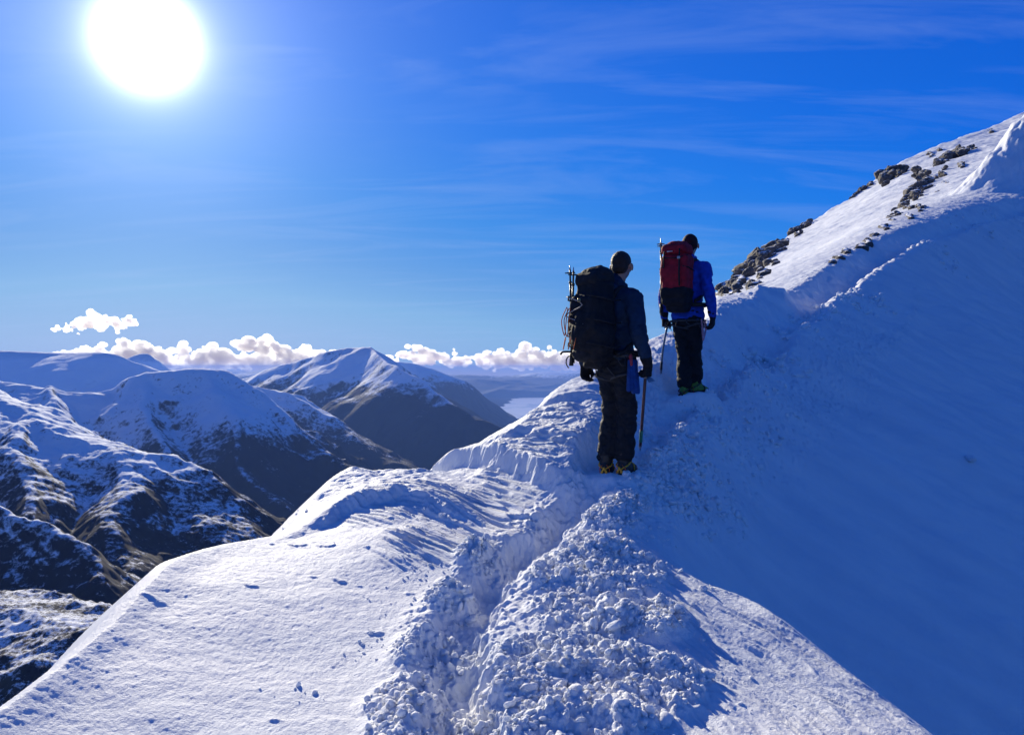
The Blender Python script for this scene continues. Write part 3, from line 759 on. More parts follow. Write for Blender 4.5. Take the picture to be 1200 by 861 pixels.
# ---- backpacks
def strap_pts(side, zt, zb, yb, yf):
    return curve([(side*.08,yb,zt-.06),(side*.095,yb+.10,zt+.045),(side*.115,yf-.02,zt-.0),(side*.125,yf+.02,zt-.12),(side*.135,yf,zt-.28),(side*.165,yb+.10,zb+.10),(side*.15,yb,zb+.06)], 5)
BK = cloth('black_pack_cloth', (.012,.012,.016)); RD = cloth('red_pack_cloth', (.34,.012,.026)); BK2 = cloth('pack_trim', (.018,.018,.022))
ORG = simple('orange_cord', (.62,.14,.04), .7); PALE = simple('pale_cord', (.30,.27,.26), .7)

F1P = (F1[0]+rot(RZ1,0,.045)[0], F1[1]+rot(RZ1,0,.045)[1], F1[2])
p1 = empty('backpack', F1P, RZ1); tag(p1, 'bulky black backpack laced with orange cord, worn by the nearer hiker', 'backpack')
b = Blob()
for z, y, rx, ry in ((.96,-.27,.115,.10),(1.02,-.29,.15,.125),(1.08,-.31,.17,.145),(1.22,-.32,.18,.155),(1.36,-.315,.172,.145),(1.48,-.29,.145,.13)):
    b.box((0,y,z), (rx*1.78,ry*1.82,.20), None, .05)
b.ball((-.13,-.33,1.12), (.07,.11,.15)); b.ball((.13,-.33,1.12), (.07,.11,.15)); b.ball((0,-.42,1.15), (.12,.07,.2))
b.build('pack_body', BK, p1, .009, 5, [(.020,5,5,6),(.008,16,16,16)], 41)
b = Blob(); b.box((0,-.285,1.575), (.25,.26,.12), None, .05); b.ball((0,-.26,1.62), (.14,.14,.065)); b.ball((.02,-.23,1.63),(.10,.09,.07))
b.build('lid', BK2, p1, .008, 5, [(.018,6,6,8),(.006,20,20,20)], 43)
b = Blob(); b.ball((-.02,-.40,.985), (.11,.07,.07)); b.build('lower_pocket', BK2, p1, .008, 4, [(.012,9,9,9)], 44)
for s in (-1,1): tubes('shoulder_strap', [(strap_pts(s,1.47,.92,-.19,.062), .021)], BK2, p1, 8)
tubes('hip_belt', [([V((.205*math.sin(t), -.02-.165*math.cos(t), .99)) for t in np.linspace(-2.9,2.9,30)], .022)], BK2, p1, 8)
rr = random.Random(4); runs = []
xs = [-.14,.05,-.15,.06,-.13,.02]
pts = [(xs[i], -.475+.03*abs(xs[i])*3, 1.44-.075*i) for i in range(6)]
runs.append((curve(pts, 4), .0045))
tubes('bungee_cord', runs, PALE, p1, 6)
runs = []
for i in range(2):
    x = -.15+.03*i; runs.append((curve([(x,-.45,1.36-.01*i),(x-.025,-.485,1.25),(x+.005,-.48,1.13-.012*i),(x+.035,-.49,1.24),(x+.02,-.46,1.35)], 5), .0042))
for x in (-.18,-.12,-.06): runs.append((curve([(x,-.44,1.12),(x+.03,-.49,1.02),(x+.05,-.48,1.11)], 4), .0042))
tubes_each('orange_cord', runs, ORG, p1, 6)
tubes_each('haul_loop', [(curve([(-.10,-.43,1.0),(-.15,-.49,1.0),(-.17,-.50,.98)],4), .009), (curve([(-.10,-.40,.98),(-.15,-.44,.96),(-.17,-.44,.91),(-.15,-.43,.87)],4), .005)], BK2, p1, 6)
runs = []
for z in (1.05,1.24,1.42):
    for s in (-1,1): runs.append(([(s*.10,-.485+.01,z+.02),(s*.19,-.40,z),(s*.195,-.28,z-.02),(s*.17,-.17,z-.01)], .007))
tubes_each('compression_strap', runs, BK2, p1, 6)
b = Blob(); b.box((.03,-.485,1.40), (.035,.012,.028), None, .004); b.bm.normal_update(); b.build('buckle', simple('buckle_brass', (.35,.26,.12), .4, metal=.6), p1, .004, 1)

p2 = empty('backpack', F2, RZ2); tag(p2, 'red backpack with black base worn by the hiker in blue', 'backpack')
b = Blob()
for z, y, rx, ry in ((1.20,-.29,.155,.125),(1.34,-.295,.165,.13),(1.46,-.285,.165,.125)):
    b.box((0,y,z), (rx*1.95,ry*1.95,.20), None, .055)
b.build('pack_body', RD, p2, .009, 5, [(.014,5,5,7),(.005,16,16,16)], 51)
b = Blob()
for z, y, rx, ry in ((1.00,-.25,.125,.10),(1.07,-.28,.15,.125),(1.14,-.29,.162,.132)): b.box((0,y,z), (rx*1.95,ry*1.95,.14), None, .05)
b.build('base', BK, p2, .009, 5, [(.012,6,6,8)], 52)
b = Blob(); b.box((0,-.275,1.605), (.30,.26,.13), None, .055); b.ball((0,-.27,1.65), (.13,.12,.06)); b.build('lid', RD, p2, .008, 5, [(.012,6,6,9),(.004,20,20,20)], 53)
for s in (-1,1): tubes('shoulder_strap', [(strap_pts(s,1.47,1.0,-.15,.105), .020)], BK2, p2, 8)
tubes('hip_belt', [([V((.215*math.sin(t), -.02-.165*math.cos(t), 1.02)) for t in np.linspace(-2.9,2.9,30)], .022)], BK2, p2, 8)
tubes_each('lid_strap', [([(.085,-.41,1.60),(.09,-.432,1.50),(.088,-.435,1.35),(.09,-.43,1.20)], .009), ([(-.09,-.41,1.58),(-.09,-.428,1.50),(-.088,-.43,1.40)], .008)], BK2, p2, 6)
runs = [(curve([(-.15,-.38,1.52),(-.05,-.435,1.505),(.05,-.435,1.50),(.155,-.36,1.53)],4), .006)]
for z in (1.17,1.40):
    for s in (-1,1): runs.append(([(s*.12,-.415,z+.01),(s*.165,-.37,z),(s*.168,-.25,z-.02),(s*.14,-.16,z-.02)], .006))
tubes_each('compression_strap', runs, BK2, p2, 6)
b = Blob(); b.box((.088,-.442,1.50), (.034,.012,.028), None, .004); b.build('buckle', simple('pale_buckle', (.35,.36,.38), .4), p2, .004, 1)
runs = [([(-.055+.017*i,-.418,1.575),(-.045+.017*i,-.418,1.575)], .006) for i in range(4)]
tubes('woven_badge', runs, simple('badge_white', (.7,.7,.7), .7), p2, 6)

# ---- poles strapped upside down to the packs
GP = 'trekking poles strapped to the packs'
def wp(F_, rz, a): return world(F_, rz, a)
trekking_pole(wp(F1P,RZ1,(-.185,-.36,1.02)), wp(F1P,RZ1,(-.17,-.40,1.70)), 'trekking pole on the left of the black pack, its basket standing highest', GP, PL)
trekking_pole(wp(F1P,RZ1,(-.15,-.40,1.00)), wp(F1P,RZ1,(-.115,-.41,1.68)), 'trekking pole on the black pack, just behind the taller pole', GP, PL)
trekking_pole(wp(F2,RZ2,(-.20,-.24,1.02)), wp(F2,RZ2,(-.20,-.27,1.755)), 'trekking pole along the left side of the red pack, outer one', GP, PL)
trekking_pole(wp(F2,RZ2,(-.185,-.29,1.04)), wp(F2,RZ2,(-.175,-.31,1.72)), 'trekking pole along the left side of the red pack, inner one', GP, PL)

# ---- gear hanging from the harnesses
o = empty('sling', F1, RZ1); tag(o, 'blue folded sling hanging at the right hip of the nearer hiker', 'sling')
b = Blob()
for i in range(3):
    x = .20+.006*i; b.cap((x,-.06+.02*i,.93), (x+.012,-.075+.03*i,.70+.01*i), .012, .020); b.cap((x,-.02+.015*i,.93), (x+.01,-.02+.02*i,.68), .012, .018)
b.build('cloth', cloth('blue_web', (.012,.055,.22)), o, .006, 2, [(.008,14,14,10)], 61)
b = Blob(); b.cap((.205,-.045,.97),(.215,-.05,.90), .016, .014); b.build('clip', simple('red_clip', (.35,.03,.04), .4), o, .005, 2)
o = empty('rope_coil', F2, RZ2); tag(o, 'pink and white cord loops hanging at the right hip of the hiker in blue', 'rope')
runs = []
for i in range(7):
    t = rr.random(); z = .62+.10*rr.random(); x = .185+.02*rr.random()
    runs.append((curve([(x,-.07-.02*t,.86),(x+.02,-.09-.03*t,(.86+z)/2),(x+.012,-.06,z),(x+.02,-.02+.03*t,(.86+z)/2),(x,-.03,.86)], 5), .0042))
tubes('cord', runs, simple('pink_cord', (.55,.26,.32), .8), o, 6)
# ------------------------------------------------------------------ small relief of the snow
def region(x, y, P, soft):
    """soft mask of being within radius r of the points (x, y, r)"""
    m = np.zeros(x.shape)
    for (cx_, cy_, r) in P:
        m = np.maximum(m, 1-sstep(r*(1-soft), r*(1+soft), np.hypot(x-cx_, y-cy_)))
    return m
RUB = [(*at(px,py,Y)[:2], r) for px,py,Y,r in [(640,990,2.7,.42),(660,861,3.45,.42),(650,800,3.85,.34),(690,810,3.8,.34),(690,740,4.45,.31),(670,690,4.95,.27),
        (700,665,5.25,.25),(715,630,5.7,.22),(742,603,5.9,.13),(760,830,3.65,.25),(760,760,4.3,.2),(600,860,3.5,.25),(720,700,4.9,.3)]]
RUBL = [(*at(px,py,Y)[:2], r) for px,py,Y,r in [(480,830,3.65,.2),(510,755,4.2,.22),(530,700,4.8,.16),(500,870,3.4,.25),(560,650,5.4,.14)]]


SLUFF = smooth_poly([at(*p)[:2] for p in [(1075,330,20),(1068,360,17),(1035,392,14.2),(985,415,12.3),(930,435,11.2),(890,455,10)]], 3)
def step_ridge(x, y, P, h, front, back, rag=.0, seed=50):
    """wind scarp: steep towards the right-hand side of the polyline, long gentle back"""
    d, _, _ = poly_dist(x, y, P)
    if rag: d = d+rag*fbm(x*7, y*7, 3, seed)
    ax, ay = P[0]; bx, by = P[-1]; L2 = (bx-ax)**2+(by-ay)**2
    t = ((x-ax)*(bx-ax)+(y-ay)*(by-ay))/L2
    ends = sstep(-.05, .25, t)*(1-sstep(.75, 1.08, t))
    prof = np.where(d > 0, 1-sstep(0, front, d), np.exp(-np.abs(d)/back))
    return h*prof*ends

def detail(x, y, dl, dr, dp):
    """relief added to the coarse shape, only where the snow is near"""
    z = np.zeros(x.shape); near = 1-sstep(9, 16, y)
    inside = (1-sstep(-.02, .1, dl))*(1-sstep(.0, .5, dr))
    left = (dp < -.3) & (dl < .5)
    # wind direction: from the lower left up to the right away / sastrugi run across
    # u along the grain, v across
    def grain(deg): c, s = math.cos(R(deg)), math.sin(R(deg)); return x*c+y*s, -x*s+y*c
    # --- left field: grain goes right and slightly towards us
    u, v = grain(-24)
    v2 = v+.10*fbm(u*.9, v*1.2, 3, 11)
    # stepped plates: sharp front scarps at contour lines of a stretched noise
    def plates(su, sv, hgt, seed, sharp=.12):
        n = fbm(u*su, v2*sv, 3, seed)*2.4+10
        fr = n-np.floor(n)
        return hgt*(fr*(1-sstep(1-sharp, 1, fr)))      # slow rise and a sudden edge
    mid = region(x, y, [(*at(px,py,Y)[:2], r) for px,py,Y,r in [(470,575,6.6,.5),(550,590,6.3,.5),(600,615,5.9,.28),(590,555,6.6,.4),(660,545,7,.35),
                 (600,525,7.1,.35),(520,640,5.7,.45),(640,505,7.6,.3)]], .35)
    um, vm = grain(-46); vm = vm+.035*fbm(um*1.3, vm*2, 2, 11)
    n1 = fbm(um*.28, vm*4.2, 2, 12)*2.2+10; f1_ = n1-np.floor(n1); n2_ = fbm(um*.45, vm*12, 3, 13)*2.4+10; f2_ = n2_-np.floor(n2_)
    z += mid*(.030*f1_*(1-sstep(.86, 1, f1_))+.016*f2_*(1-sstep(.82, 1, f2_))+.009*ridged(um*.8, vm*21, 3, 14))
    lf = (1-sstep(-.55, -.2, dp))*inside*near
    soft = lf*(1-.6*mid)
    z += soft*(.018*fbm(u*.8, v*1.3, 3, 15)+.005*fbm(u*3.1, v*5.5, 3, 16)+.0026*fbm(x*19, y*19, 3, 17)+.0018*fbm(x*55, y*55, 2, 18))
    # scattered wind-cut scoops
    n = perlin(u*2.3, v*6.0, 19)+.35*perlin(u*6, v*13, 20)
    z += soft*(.010*sstep(.66, .74, n)*(1-sstep(.66, 1.2, n)))
    d1, r1 = worley(u*3.2, v*6.2, 21)
    z -= 0*(r1 > .93)*(1-sstep(.10, .24, d1))
    z += 0*(r1 > .93)*(1-sstep(.06, .16, np.hypot(0, d1-.24)))*(perlin(x*22, y*22, 22) > -.1)
    # --- scarps and cornice scoops
    def A(*p): return [at(*q)[:2] for q in p]
    z += step_ridge(x, y, A((330,632,6.2),(405,592,6.7),(480,590,6.7),(560,612,6.1)), .11, .20, .5, .03, 51)*(dl<1)
    z += step_ridge(x, y, A((455,528,8.3),(548,548,7.75),(610,572,6.9),(690,602,6.0)), .17, .11, .6, .035, 52)
    z += step_ridge(x, y, A((560,528,7.6),(620,535,7.3),(700,560,6.6)), .06, .12, .3, .03, 53)
    z += step_ridge(x, y, A((600,500,7.9),(650,520,7.5),(700,540,7.0)), .05, .12, .3, .03, 54)
    z += step_ridge(x, y, A((625,468,8.1),(670,478,8.0),(710,492,7.9)), .05, .10, .5, .02, 55)
    rim = np.where(dl < 0, np.exp(-(dl/.10)**2), 0)*(1-sstep(5.2, 6, y))*sstep(2.6, 3.4, y)
    z += .018*rim*(1+.5*fbm(x*2, y*2, 2, 81))-.005*np.exp(-((dl+.22)/.09)**2)*(1-sstep(5.2, 6, y))
    wl_ = mid*(1-sstep(7.0, 7.9, y))*0+sstep(6.8, 7.2, y)*(1-sstep(8.4, 9, y))*(dp < -.5)*inside
    z += wl_*.02*fbm(x*5+y*3, y*7, 3, 84)
    # --- right slab: grain runs right and towards us, long sharp ripples
    u, v = grain(-62)
    sl_ = sstep(.30, .55, dp)*(1-sstep(5.3, 6.2, y))*(1-sstep(-.02, .15, dr))
    v3 = v+.05*fbm(u*2, v*3, 2, 23)
    n = fbm(u*1.2, v3*9, 4, 24)
    z += sl_*(.018*n+.013*ridged(u*1.7, v3*19, 3, 25)+.0022*fbm(x*22, y*22, 3, 26)+.0016*fbm(x*60, y*60, 2, 27))
    # --- trodden trough
    wob = .07*fbm(x*3, y*3, 2, 28)+(.045*fbm(x*9, y*9, 3, 78)+.02*fbm(x*28, y*28, 2, 79))*near
    w = .17+.040*np.clip(y-5.5, 0, 8)
    a = np.abs(dp+wob)
    q_ = dp+wob; rampL = sstep(-(w*1.55), -.03, q_); rampR = 1-sstep(.03, w*1.0, q_)
    dep = (.145+.135*sstep(6.5,9,y))*np.minimum(rampL, rampR)
    z -= dep*(1+np.clip(y-9, 0, 8)*.05)
    # footfalls along the trough
    tr = (1-sstep(w*.8, w*1.8, a))
    scal = 1+np.clip(y-8, 0, 8)*.07
    d2, r2 = worley(x*3.1/scal, y*3.1/scal, 29)
    z -= tr*.035*scal*(1-sstep(.12, .36, d2))
    z += tr*(.014*fbm(x*9/scal, y*9/scal, 3, 30)*scal+.008*fbm(x*34, y*34, 2, 33)*near)
    d9, r9 = worley(x*14, y*14, 80)
    z += near*tr*.014*(r9 > .35)*np.sqrt(np.clip(1-(d9/(.25+.25*r9))**2, 0, 1))
    # churned banks both sides
    bank = np.exp(-((a-w*1.7)/(w*.55))**2)
    z += bank*scal*(.022*np.abs(fbm(x*8/scal, y*8/scal, 3, 34))+.010*np.abs(perlin(x*24/scal, y*24/scal, 35)))
    # --- rubble: heaps of lumps
    rub = np.maximum(region(x, y, RUB, .35), .75*region(x, y, RUBL, .45))
    m = rub > .001
    if m.any():
        xx, yy = x[m], y[m]; r = rub[m]
        xx2 = xx+.02*perlin(xx*9, yy*9, 36); yy2 = yy+.02*perlin(xx*9+5, yy*9, 37)
        dH, rH = worley(xx*2.6, yy*2.6, 39); q = .022*np.abs(fbm(xx*4.5, yy*4.5, 2, 38))+.030*(rH > .35)*np.sqrt(np.clip(1-(dH/.42)**2, 0, 1))
        for f, h, sd in ((4.6,.022,40),(9,.028,41),(17,.024,42),(33,.014,43)):
            d3, r3 = worley(xx2*f, yy2*f, sd)
            rad = .35+.35*r3
            q = q+h*(.4+.6*r3)*np.sqrt(np.clip(1-(d3/rad)**2, 0, 1))
        q = q+.004*fbm(xx*60, yy*60, 2, 44)
        z[m] += q*np.minimum(1, r*1.2)
    # scattered small lumps right of the track, in shade
    sp = np.exp(-((dp-.55-.06*np.clip(y-6,0,9))/(.35+.05*np.clip(y-6,0,9)))**2)*sstep(5.2, 6.2, y)*(1-sstep(13, 20, y))
    d4, r4 = worley(x*13, y*13, 45)
    z += sp*.028*(r4 > .55)*np.sqrt(np.clip(1-(d4/(.25+.2*r4))**2, 0, 1))
    z += sp*.015*np.abs(fbm(x*12, y*12, 3, 46))
    # --- shade bank between track and lip, softly wind-packed
    bk = (1-sstep(-.4, -.15, dp))*sstep(6.6, 7.6, y)*inside
    z += bk*(.03*fbm(x*1.7, y*1.7, 3, 47)+.008*fbm(x*8, y*8, 3, 48))
    # --- face: very smooth, faint sluff lumps and grooves
    fc = sstep(.3, 1, dr)
    z += fc*(.03*fbm(x*.9, y*.9, 3, 49)+.008*fbm(x*7, y*7, 4, 56)+.0015*fbm(x*30,y*30,2,58)*near+.034*fbm(x*.5+y*1.1, y*2.4-x*1.2, 3, 82)*np.clip(y/10, .3, 2))
    mk = (dr > .3) & (y > 9) & (y < 21) & (dr < 6)
    if mk.any():
        xm, ym = x[mk], y[mk]; ds, _, _ = poly_dist(xm, ym, SLUFF)
        z[mk] += fc[mk]*.05*np.exp(-(ds/.16)**2)*np.clip(.3+1.6*np.abs(fbm(xm*5, ym*5, 3, 83)), 0, 1.5)
    # --- far slope
    fs = sstep(12, 20, y)*sstep(.3, 5, -dr)
    z += fs*(.16*fbm(x*.16, y*.16, 4, 57)*np.clip(y/40, 0, 2)+.05*ridged(x*.5+.2*y, y*.25, 3, 59)*np.clip(y/30,0,2))
    return z

def bumps(x, y):
    """drifts: the small wave beside the track and the mound at the right"""
    z = np.zeros(x.shape)
    def wave(p, q, h, sharp, lean):
        (ax, ay), (bx, by) = p, q; ex, ey = bx-ax, by-ay; L = math.hypot(ex, ey)
        t = ((x-ax)*ex+(y-ay)*ey)/L/L; d = (-(x-ax)*ey+(y-ay)*ex)/L
        return h*np.exp(-((t-.5)/.42)**4)*np.where(d < 0, np.exp(d/sharp), np.exp(-d/lean))
    for px, py, Y, h, w_, l_ in ((889,352,16,.24,.50,.8),(919,354,16,.22,.42,.7)):
        cx_, cy_ = at(px,py,Y)[:2]; dx, dy = (x-cx_), (y-cy_); a = dx*.9-dy*.3; b = dx*.3+dy*.9
        z += h*np.exp(-np.abs(a)/np.where(a > 0, w_*.7, w_))*np.exp(-(b/l_)**2)
    # mound upper right
    cx_, cy_ = at(1280,225,36.5)[:2]
    dx, dy = (x-cx_)/6.0, (y-cy_)/3.2
    rr = np.hypot(dx, dy)+.05*fbm(x*.35, y*.35, 2, 61)+.035*fbm(x*1.3, y*1.3, 3, 62)
    z += 4.6*(1-sstep(.15, 1.15, rr))
    return z

def height(x, y):
    x = np.asarray(x, float); y = np.asarray(y, float)
    z, dl, dr, dp = coarse(x, y)
    return z+detail(x, y, dl, dr, dp)+bumps(x, y)+0

def boots(x, y, z):
    for (fx, fy, fz) in FEET:
        d = np.hypot(x-fx, y-fy)
        w = 1-sstep(.08, .30, d); z = z*(1-w)+(fz+.02+.012*fbm(x*9, y*9, 2, 77))*w
    return z

def H1(x, y):
    x = np.array([float(x)]); y = np.array([float(y)])
    return float(boots(x, y, height(x, y))[0])

def upsample(a, ri, ci):
    r0 = np.clip(np.floor(ri).astype(int), 0, a.shape[0]-2); fr = (ri-r0)[:,None]
    c0 = np.clip(np.floor(ci).astype(int), 0, a.shape[1]-2); fc = (ci-c0)[None]
    A = a[r0]*(1-fr)+a[r0+1]*fr
    return A[:,c0]*(1-fc)+A[:,c0+1]*fc

def build_snow(mat):
    ys = list(np.arange(-3, 2.4, .06)); y = 2.4
    q = QUAL
    while y < 8: ys.append(y); y += .0085*q
    while y < 165: ys.append(y); y += .0029*y*q*(1-.35*(y > 20))
    ys = np.array(ys); nr = len(ys); nc = int(1400/q)
    s = np.linspace(-1, 1, nc)
    wy = .72*np.maximum(ys, 0)+1.5
    K = 3
    ri = np.arange(nr)/K; ci = np.arange(nc)/K
    cr_, cc_ = np.arange(0, nr+K, K), np.arange(0, nc+K, K)
    ysc = np.interp(cr_, np.arange(nr), ys); sc_ = -1+2*cc_/(nc-1)
    wc = .72*np.maximum(ysc, 0)+1.5
    YC = np.repeat(ysc[:,None], len(sc_), 1); XC = sc_[None]*wc[:,None]+.045*YC
    zc_, dl, dr, dp = coarse(XC, YC)
    Y = np.repeat(ys[:,None], nc, 1); X = s[None]*wy[:,None]+.045*Y
    Z, dl, dr, dp = [upsample(a, ri, ci) for a in (zc_, dl, dr, dp)]
    Z = Z+detail(X, Y, dl, dr, dp)+bumps(X, Y)
    Z = boots(X, Y, Z)
    me = mesh_from('snow_ridge', np.stack([X, Y, Z], -1).reshape(-1, 3), grid_faces(nr, nc))
    o = link('snow_ridge', me, mat); o['kind'] = 'structure'
    return o

def snow_mat():
    m, nt, b = newmat('snow'); L = nt.links.new
    geo = N(nt, 'ShaderNodeNewGeometry')
    n1 = N(nt, 'ShaderNodeTexNoise', ins={'Scale': 1.1, 'Detail': 5}); mpp = N(nt, 'ShaderNodeMapping'); mpp.inputs['Rotation'].default_value = (0,0,R(24)); mpp.inputs['Scale'].default_value = (.5,2.2,1); L(geo.outputs['Position'], mpp.inputs['Vector']); L(mpp.outputs[0], n1.inputs['Vector'])
    r = ramp(nt, [(.34, (.73,.77,.83)), (.62, (.86,.87,.89))]); L(n1.outputs['Fac'], r.inputs['Fac']); L(r.outputs['Color'], b.inputs['Base Color'])
    b.inputs['Roughness'].default_value = .55; b.inputs['Specular IOR Level'].default_value = .04
    n2 = N(nt, 'ShaderNodeTexNoise', ins={'Scale': 95, 'Detail': 4, 'Roughness': .65}); L(geo.outputs['Position'], n2.inputs['Vector'])
    n3 = N(nt, 'ShaderNodeTexNoise', ins={'Scale': 14, 'Detail': 5, 'Roughness': .6}); L(geo.outputs['Position'], n3.inputs['Vector'])
    b1 = N(nt, 'ShaderNodeBump', ins={'Strength': .8, 'Distance': .008}); L(n2.outputs['Fac'], b1.inputs['Height'])
    b2 = N(nt, 'ShaderNodeBump', ins={'Strength': .35, 'Distance': .02}); L(n3.outputs['Fac'], b2.inputs['Height']); L(b1.outputs['Normal'], b2.inputs['Normal'])
    L(b2.outputs['Normal'], b.inputs['Normal'])
    return m
M_SNOW = snow_mat()
build_snow(M_SNOW)
# ------------------------------------------------------------------ where a line of sight meets the snow
def sight(px, py, y0=8, y1=150, n=1400):
    ys = np.exp(np.linspace(math.log(y0), math.log(y1), n)); xs = (px-CX)/F*ys; zs = -(py-CY)/F*ys
    z = coarse(xs, ys)[0]+bumps(xs, ys)
    hit = np.nonzero(z >= zs)[0]
    if len(hit): i = hit[0]; return float(xs[i]), float(ys[i]), float(z[i])
    i = int(np.argmin(zs-z)); return float(xs[i]), float(ys[i]), float(z[i])

def rock_mat():
    m, nt, b = newmat('snowy_rock'); L = nt.links.new
    g = N(nt, 'ShaderNodeNewGeometry'); sp = N(nt, 'ShaderNodeSeparateXYZ'); L(g.outputs['Normal'], sp.inputs[0])
    n1 = N(nt, 'ShaderNodeTexNoise', ins={'Scale': 3.5, 'Detail': 8, 'Roughness': .65}); L(g.outputs['Position'], n1.inputs['Vector'])
    r = ramp(nt, [(.3, (.045,.038,.036)), (.5, (.085,.075,.072)), (.7, (.15,.13,.12))]); L(n1.outputs['Fac'], r.inputs['Fac'])
    a = N(nt, 'ShaderNodeMath', operation='MULTIPLY_ADD', ins={1: .9, 2: -.45}); L(n1.outputs['Fac'], a.inputs[0])
    s = N(nt, 'ShaderNodeMath', operation='ADD'); L(sp.outputs[2], s.inputs[0]); L(a.outputs[0], s.inputs[1])
    sr = ramp(nt, [(.78, (0,0,0)), (.86, (1,1,1))]); L(s.outputs[0], sr.inputs['Fac'])
    mx = N(nt, 'ShaderNodeMix', data_type='RGBA'); mx.inputs[7].default_value = (.88,.9,.93,1)
    L(sr.outputs['Color'], mx.inputs[0]); L(r.outputs['Color'], mx.inputs[6]); L(mx.outputs[2], b.inputs['Base Color'])
    b.inputs['Roughness'].default_value = .85
    bp = N(nt, 'ShaderNodeBump', ins={'Strength': .8, 'Distance': .12}); L(n1.outputs['Fac'], bp.inputs['Height']); L(bp.outputs['Normal'], b.inputs['Normal'])
    return m
M_ROCK = rock_mat()

def hull_rock(bm, c, size, rnd, tilt):
    """one angular block added to bm: the hull of a few points, its faces roughened"""
    t = bmesh.new()
    for i in range(rnd.randint(11, 17)):
        v = V((rnd.gauss(0,1), rnd.gauss(0,1), rnd.gauss(0,1))).normalized()*rnd.uniform(.8, 1.1); t.verts.new(v)
    r = bmesh.ops.convex_hull(t, input=t.verts[:])
    for g in r.get('geom_interior', []):
        if isinstance(g, bmesh.types.BMVert) and g.is_valid: t.verts.remove(g)
    bmesh.ops.bevel(t, geom=t.edges[:], offset=.05, segments=1, affect='EDGES')
    bmesh.ops.triangulate(t, faces=t.faces[:]); bmesh.ops.subdivide_edges(t, edges=t.edges[:], cuts=1, use_grid_fill=True)
    q = Quaternion((rnd.random()-.5, rnd.random()-.5, rnd.random()-.5, rnd.random()-.5)).normalized()
    for v in t.verts:
        v.co += V((rnd.gauss(0,.025), rnd.gauss(0,.025), rnd.gauss(0,.025)))
        p = q @ v.co; p = V((p.x*size[0], p.y*size[1], p.z*size[2])); v.co = tilt @ p + V(c)
    me = bpy.data.meshes.new('t'); t.to_mesh(me); t.free(); bm.from_mesh(me); bpy.data.meshes.remove(me)

def outcrop(label, pts, seed, big=1.0, name='rock_outcrop', cat='rock', group='rock outcrops on the sunlit slope', y0=8):
    """pts: (px, py, radius in photo pixels, number of blocks)"""
    rnd = random.Random(seed); bm = bmesh.new(); c0 = None
    tilt = Quaternion((0,1,0), R(-22)) @ Quaternion((0,0,1), R(10))
    spots = []
    for px, py, r, n in pts:
        for i in range(n):
            a, k = rnd.uniform(0, 6.28), rnd.random()**.6
            spots.append((px+r*k*math.cos(a)*1.1, py+r*k*math.sin(a)*.8, r*rnd.uniform(.28,.70)*(1.25-.5*k)*big, px, py, r))
    links = []
    for px, py, r, bx, by, br in spots:
        x, y, z = sight(px, py, y0)
        s = max(r*y/F, .05)
        if c0 is None: c0 = V((x, y, z))
        links.append((V((x, y, z-s*.2))-c0, s, bx, by, br))
        hull_rock(bm, V((x, y, z+s*.30*big))-c0, (s*rnd.uniform(.8,1.3), s*rnd.uniform(.8,1.5), s*rnd.uniform(.55,1.0)), rnd, tilt)
    # the buried bedrock that joins the blocks, then one fused surface
    prev = None
    for px, py, r, n in pts:
        x, y, z = sight(px, py, y0); p = V((x, y, z-.30*r*y/F))-c0; s = .40*r*y/F
        def bar(a, b, w):
            d = b-a
            if d.length > .01: bmesh.ops.create_cone(bm, cap_ends=True, segments=8, radius1=w, radius2=w, depth=d.length+w, matrix=Matrix.Translation((a+b)/2) @ d.to_track_quat('Z','Y').to_matrix().to_4x4())
        w = max(.12, .003*y)
        for q, qs, bx, by, br in links:
            if (bx, by, br) == (px, py, r): bar(q, p, w)
        if prev is not None:
            mx_, my_ = (x+prev[3])/2, (y+prev[4])/2; mz = float(coarse(np.array([mx_]), np.array([my_]))[0][0])
            m = V((mx_, my_, mz-.6*r*y/F-w*2))-c0; bar(prev[0], m, w); bar(m, p, w)
        bmesh.ops.create_icosphere(bm, subdivisions=1, radius=s, matrix=Matrix.Translation(p)); prev = (p, s, r, x, y)
    b = Blob(); b.bm.free(); b.bm = bm
    o = b.build(name, M_ROCK, None, max(.05, c0.y*.0011), 0, [(c0.y*.0022, 2, 2, 2.5)], seed)
    o.data.shade_flat(); o.location = c0; tag(o, label, cat, group); return o

outcrop('biggest craggy outcrop at the left foot of the sunlit slope, right of the blue jacket',
        [(849,347,8,10),(858,332,13,16),(872,318,14,18),(888,304,13,16),(903,295,12,16),(915,290,9,10),(880,335,10,10),(893,322,8,8),(866,347,8,6),(905,309,7,5)], 1, 1.35, y0=19)
outcrop('low dark crag on the skyline directly above the biggest outcrop', [(931,268,7,9),(944,263,6,7),(936,275,4,3),(923,283,4,3)], 2, 1.7)
outcrop('thin scatter of dark stones on the skyline halfway up the slope', [(1000,227,5,5),(1010,218,5,6),(1020,214,4,4),(984,243,3,3)], 3, 1.3)
outcrop('dark wedge shaped crag standing out on the skyline left of the tallest rock', [(1036,213,9,10),(1047,206,8,9),(1057,200,6,6)], 4, 1.8)
outcrop('tallest upright brown rock with a broken tail of stones, middle of the sunlit slope', [(1078,208,8,9),(1074,220,9,11),(1067,232,8,10),(1061,243,7,8),(1086,216,7,6),(1092,210,5,4),(1083,229,5,4)], 5, 1.7)
outcrop('long band of small rocks high on the slope between skyline and blue shadow', [(1100,196,8,9),(1112,188,8,9),(1124,181,7,8),(1136,177,6,6),(1104,204,5,4)], 6, 1.5)
outcrop('loose string of stones just below and left of the tallest rock', [(1052,250,7,7),(1043,258,6,6),(1036,268,6,5),(1066,255,5,4),(1080,246,6,5)], 7, 1.25)
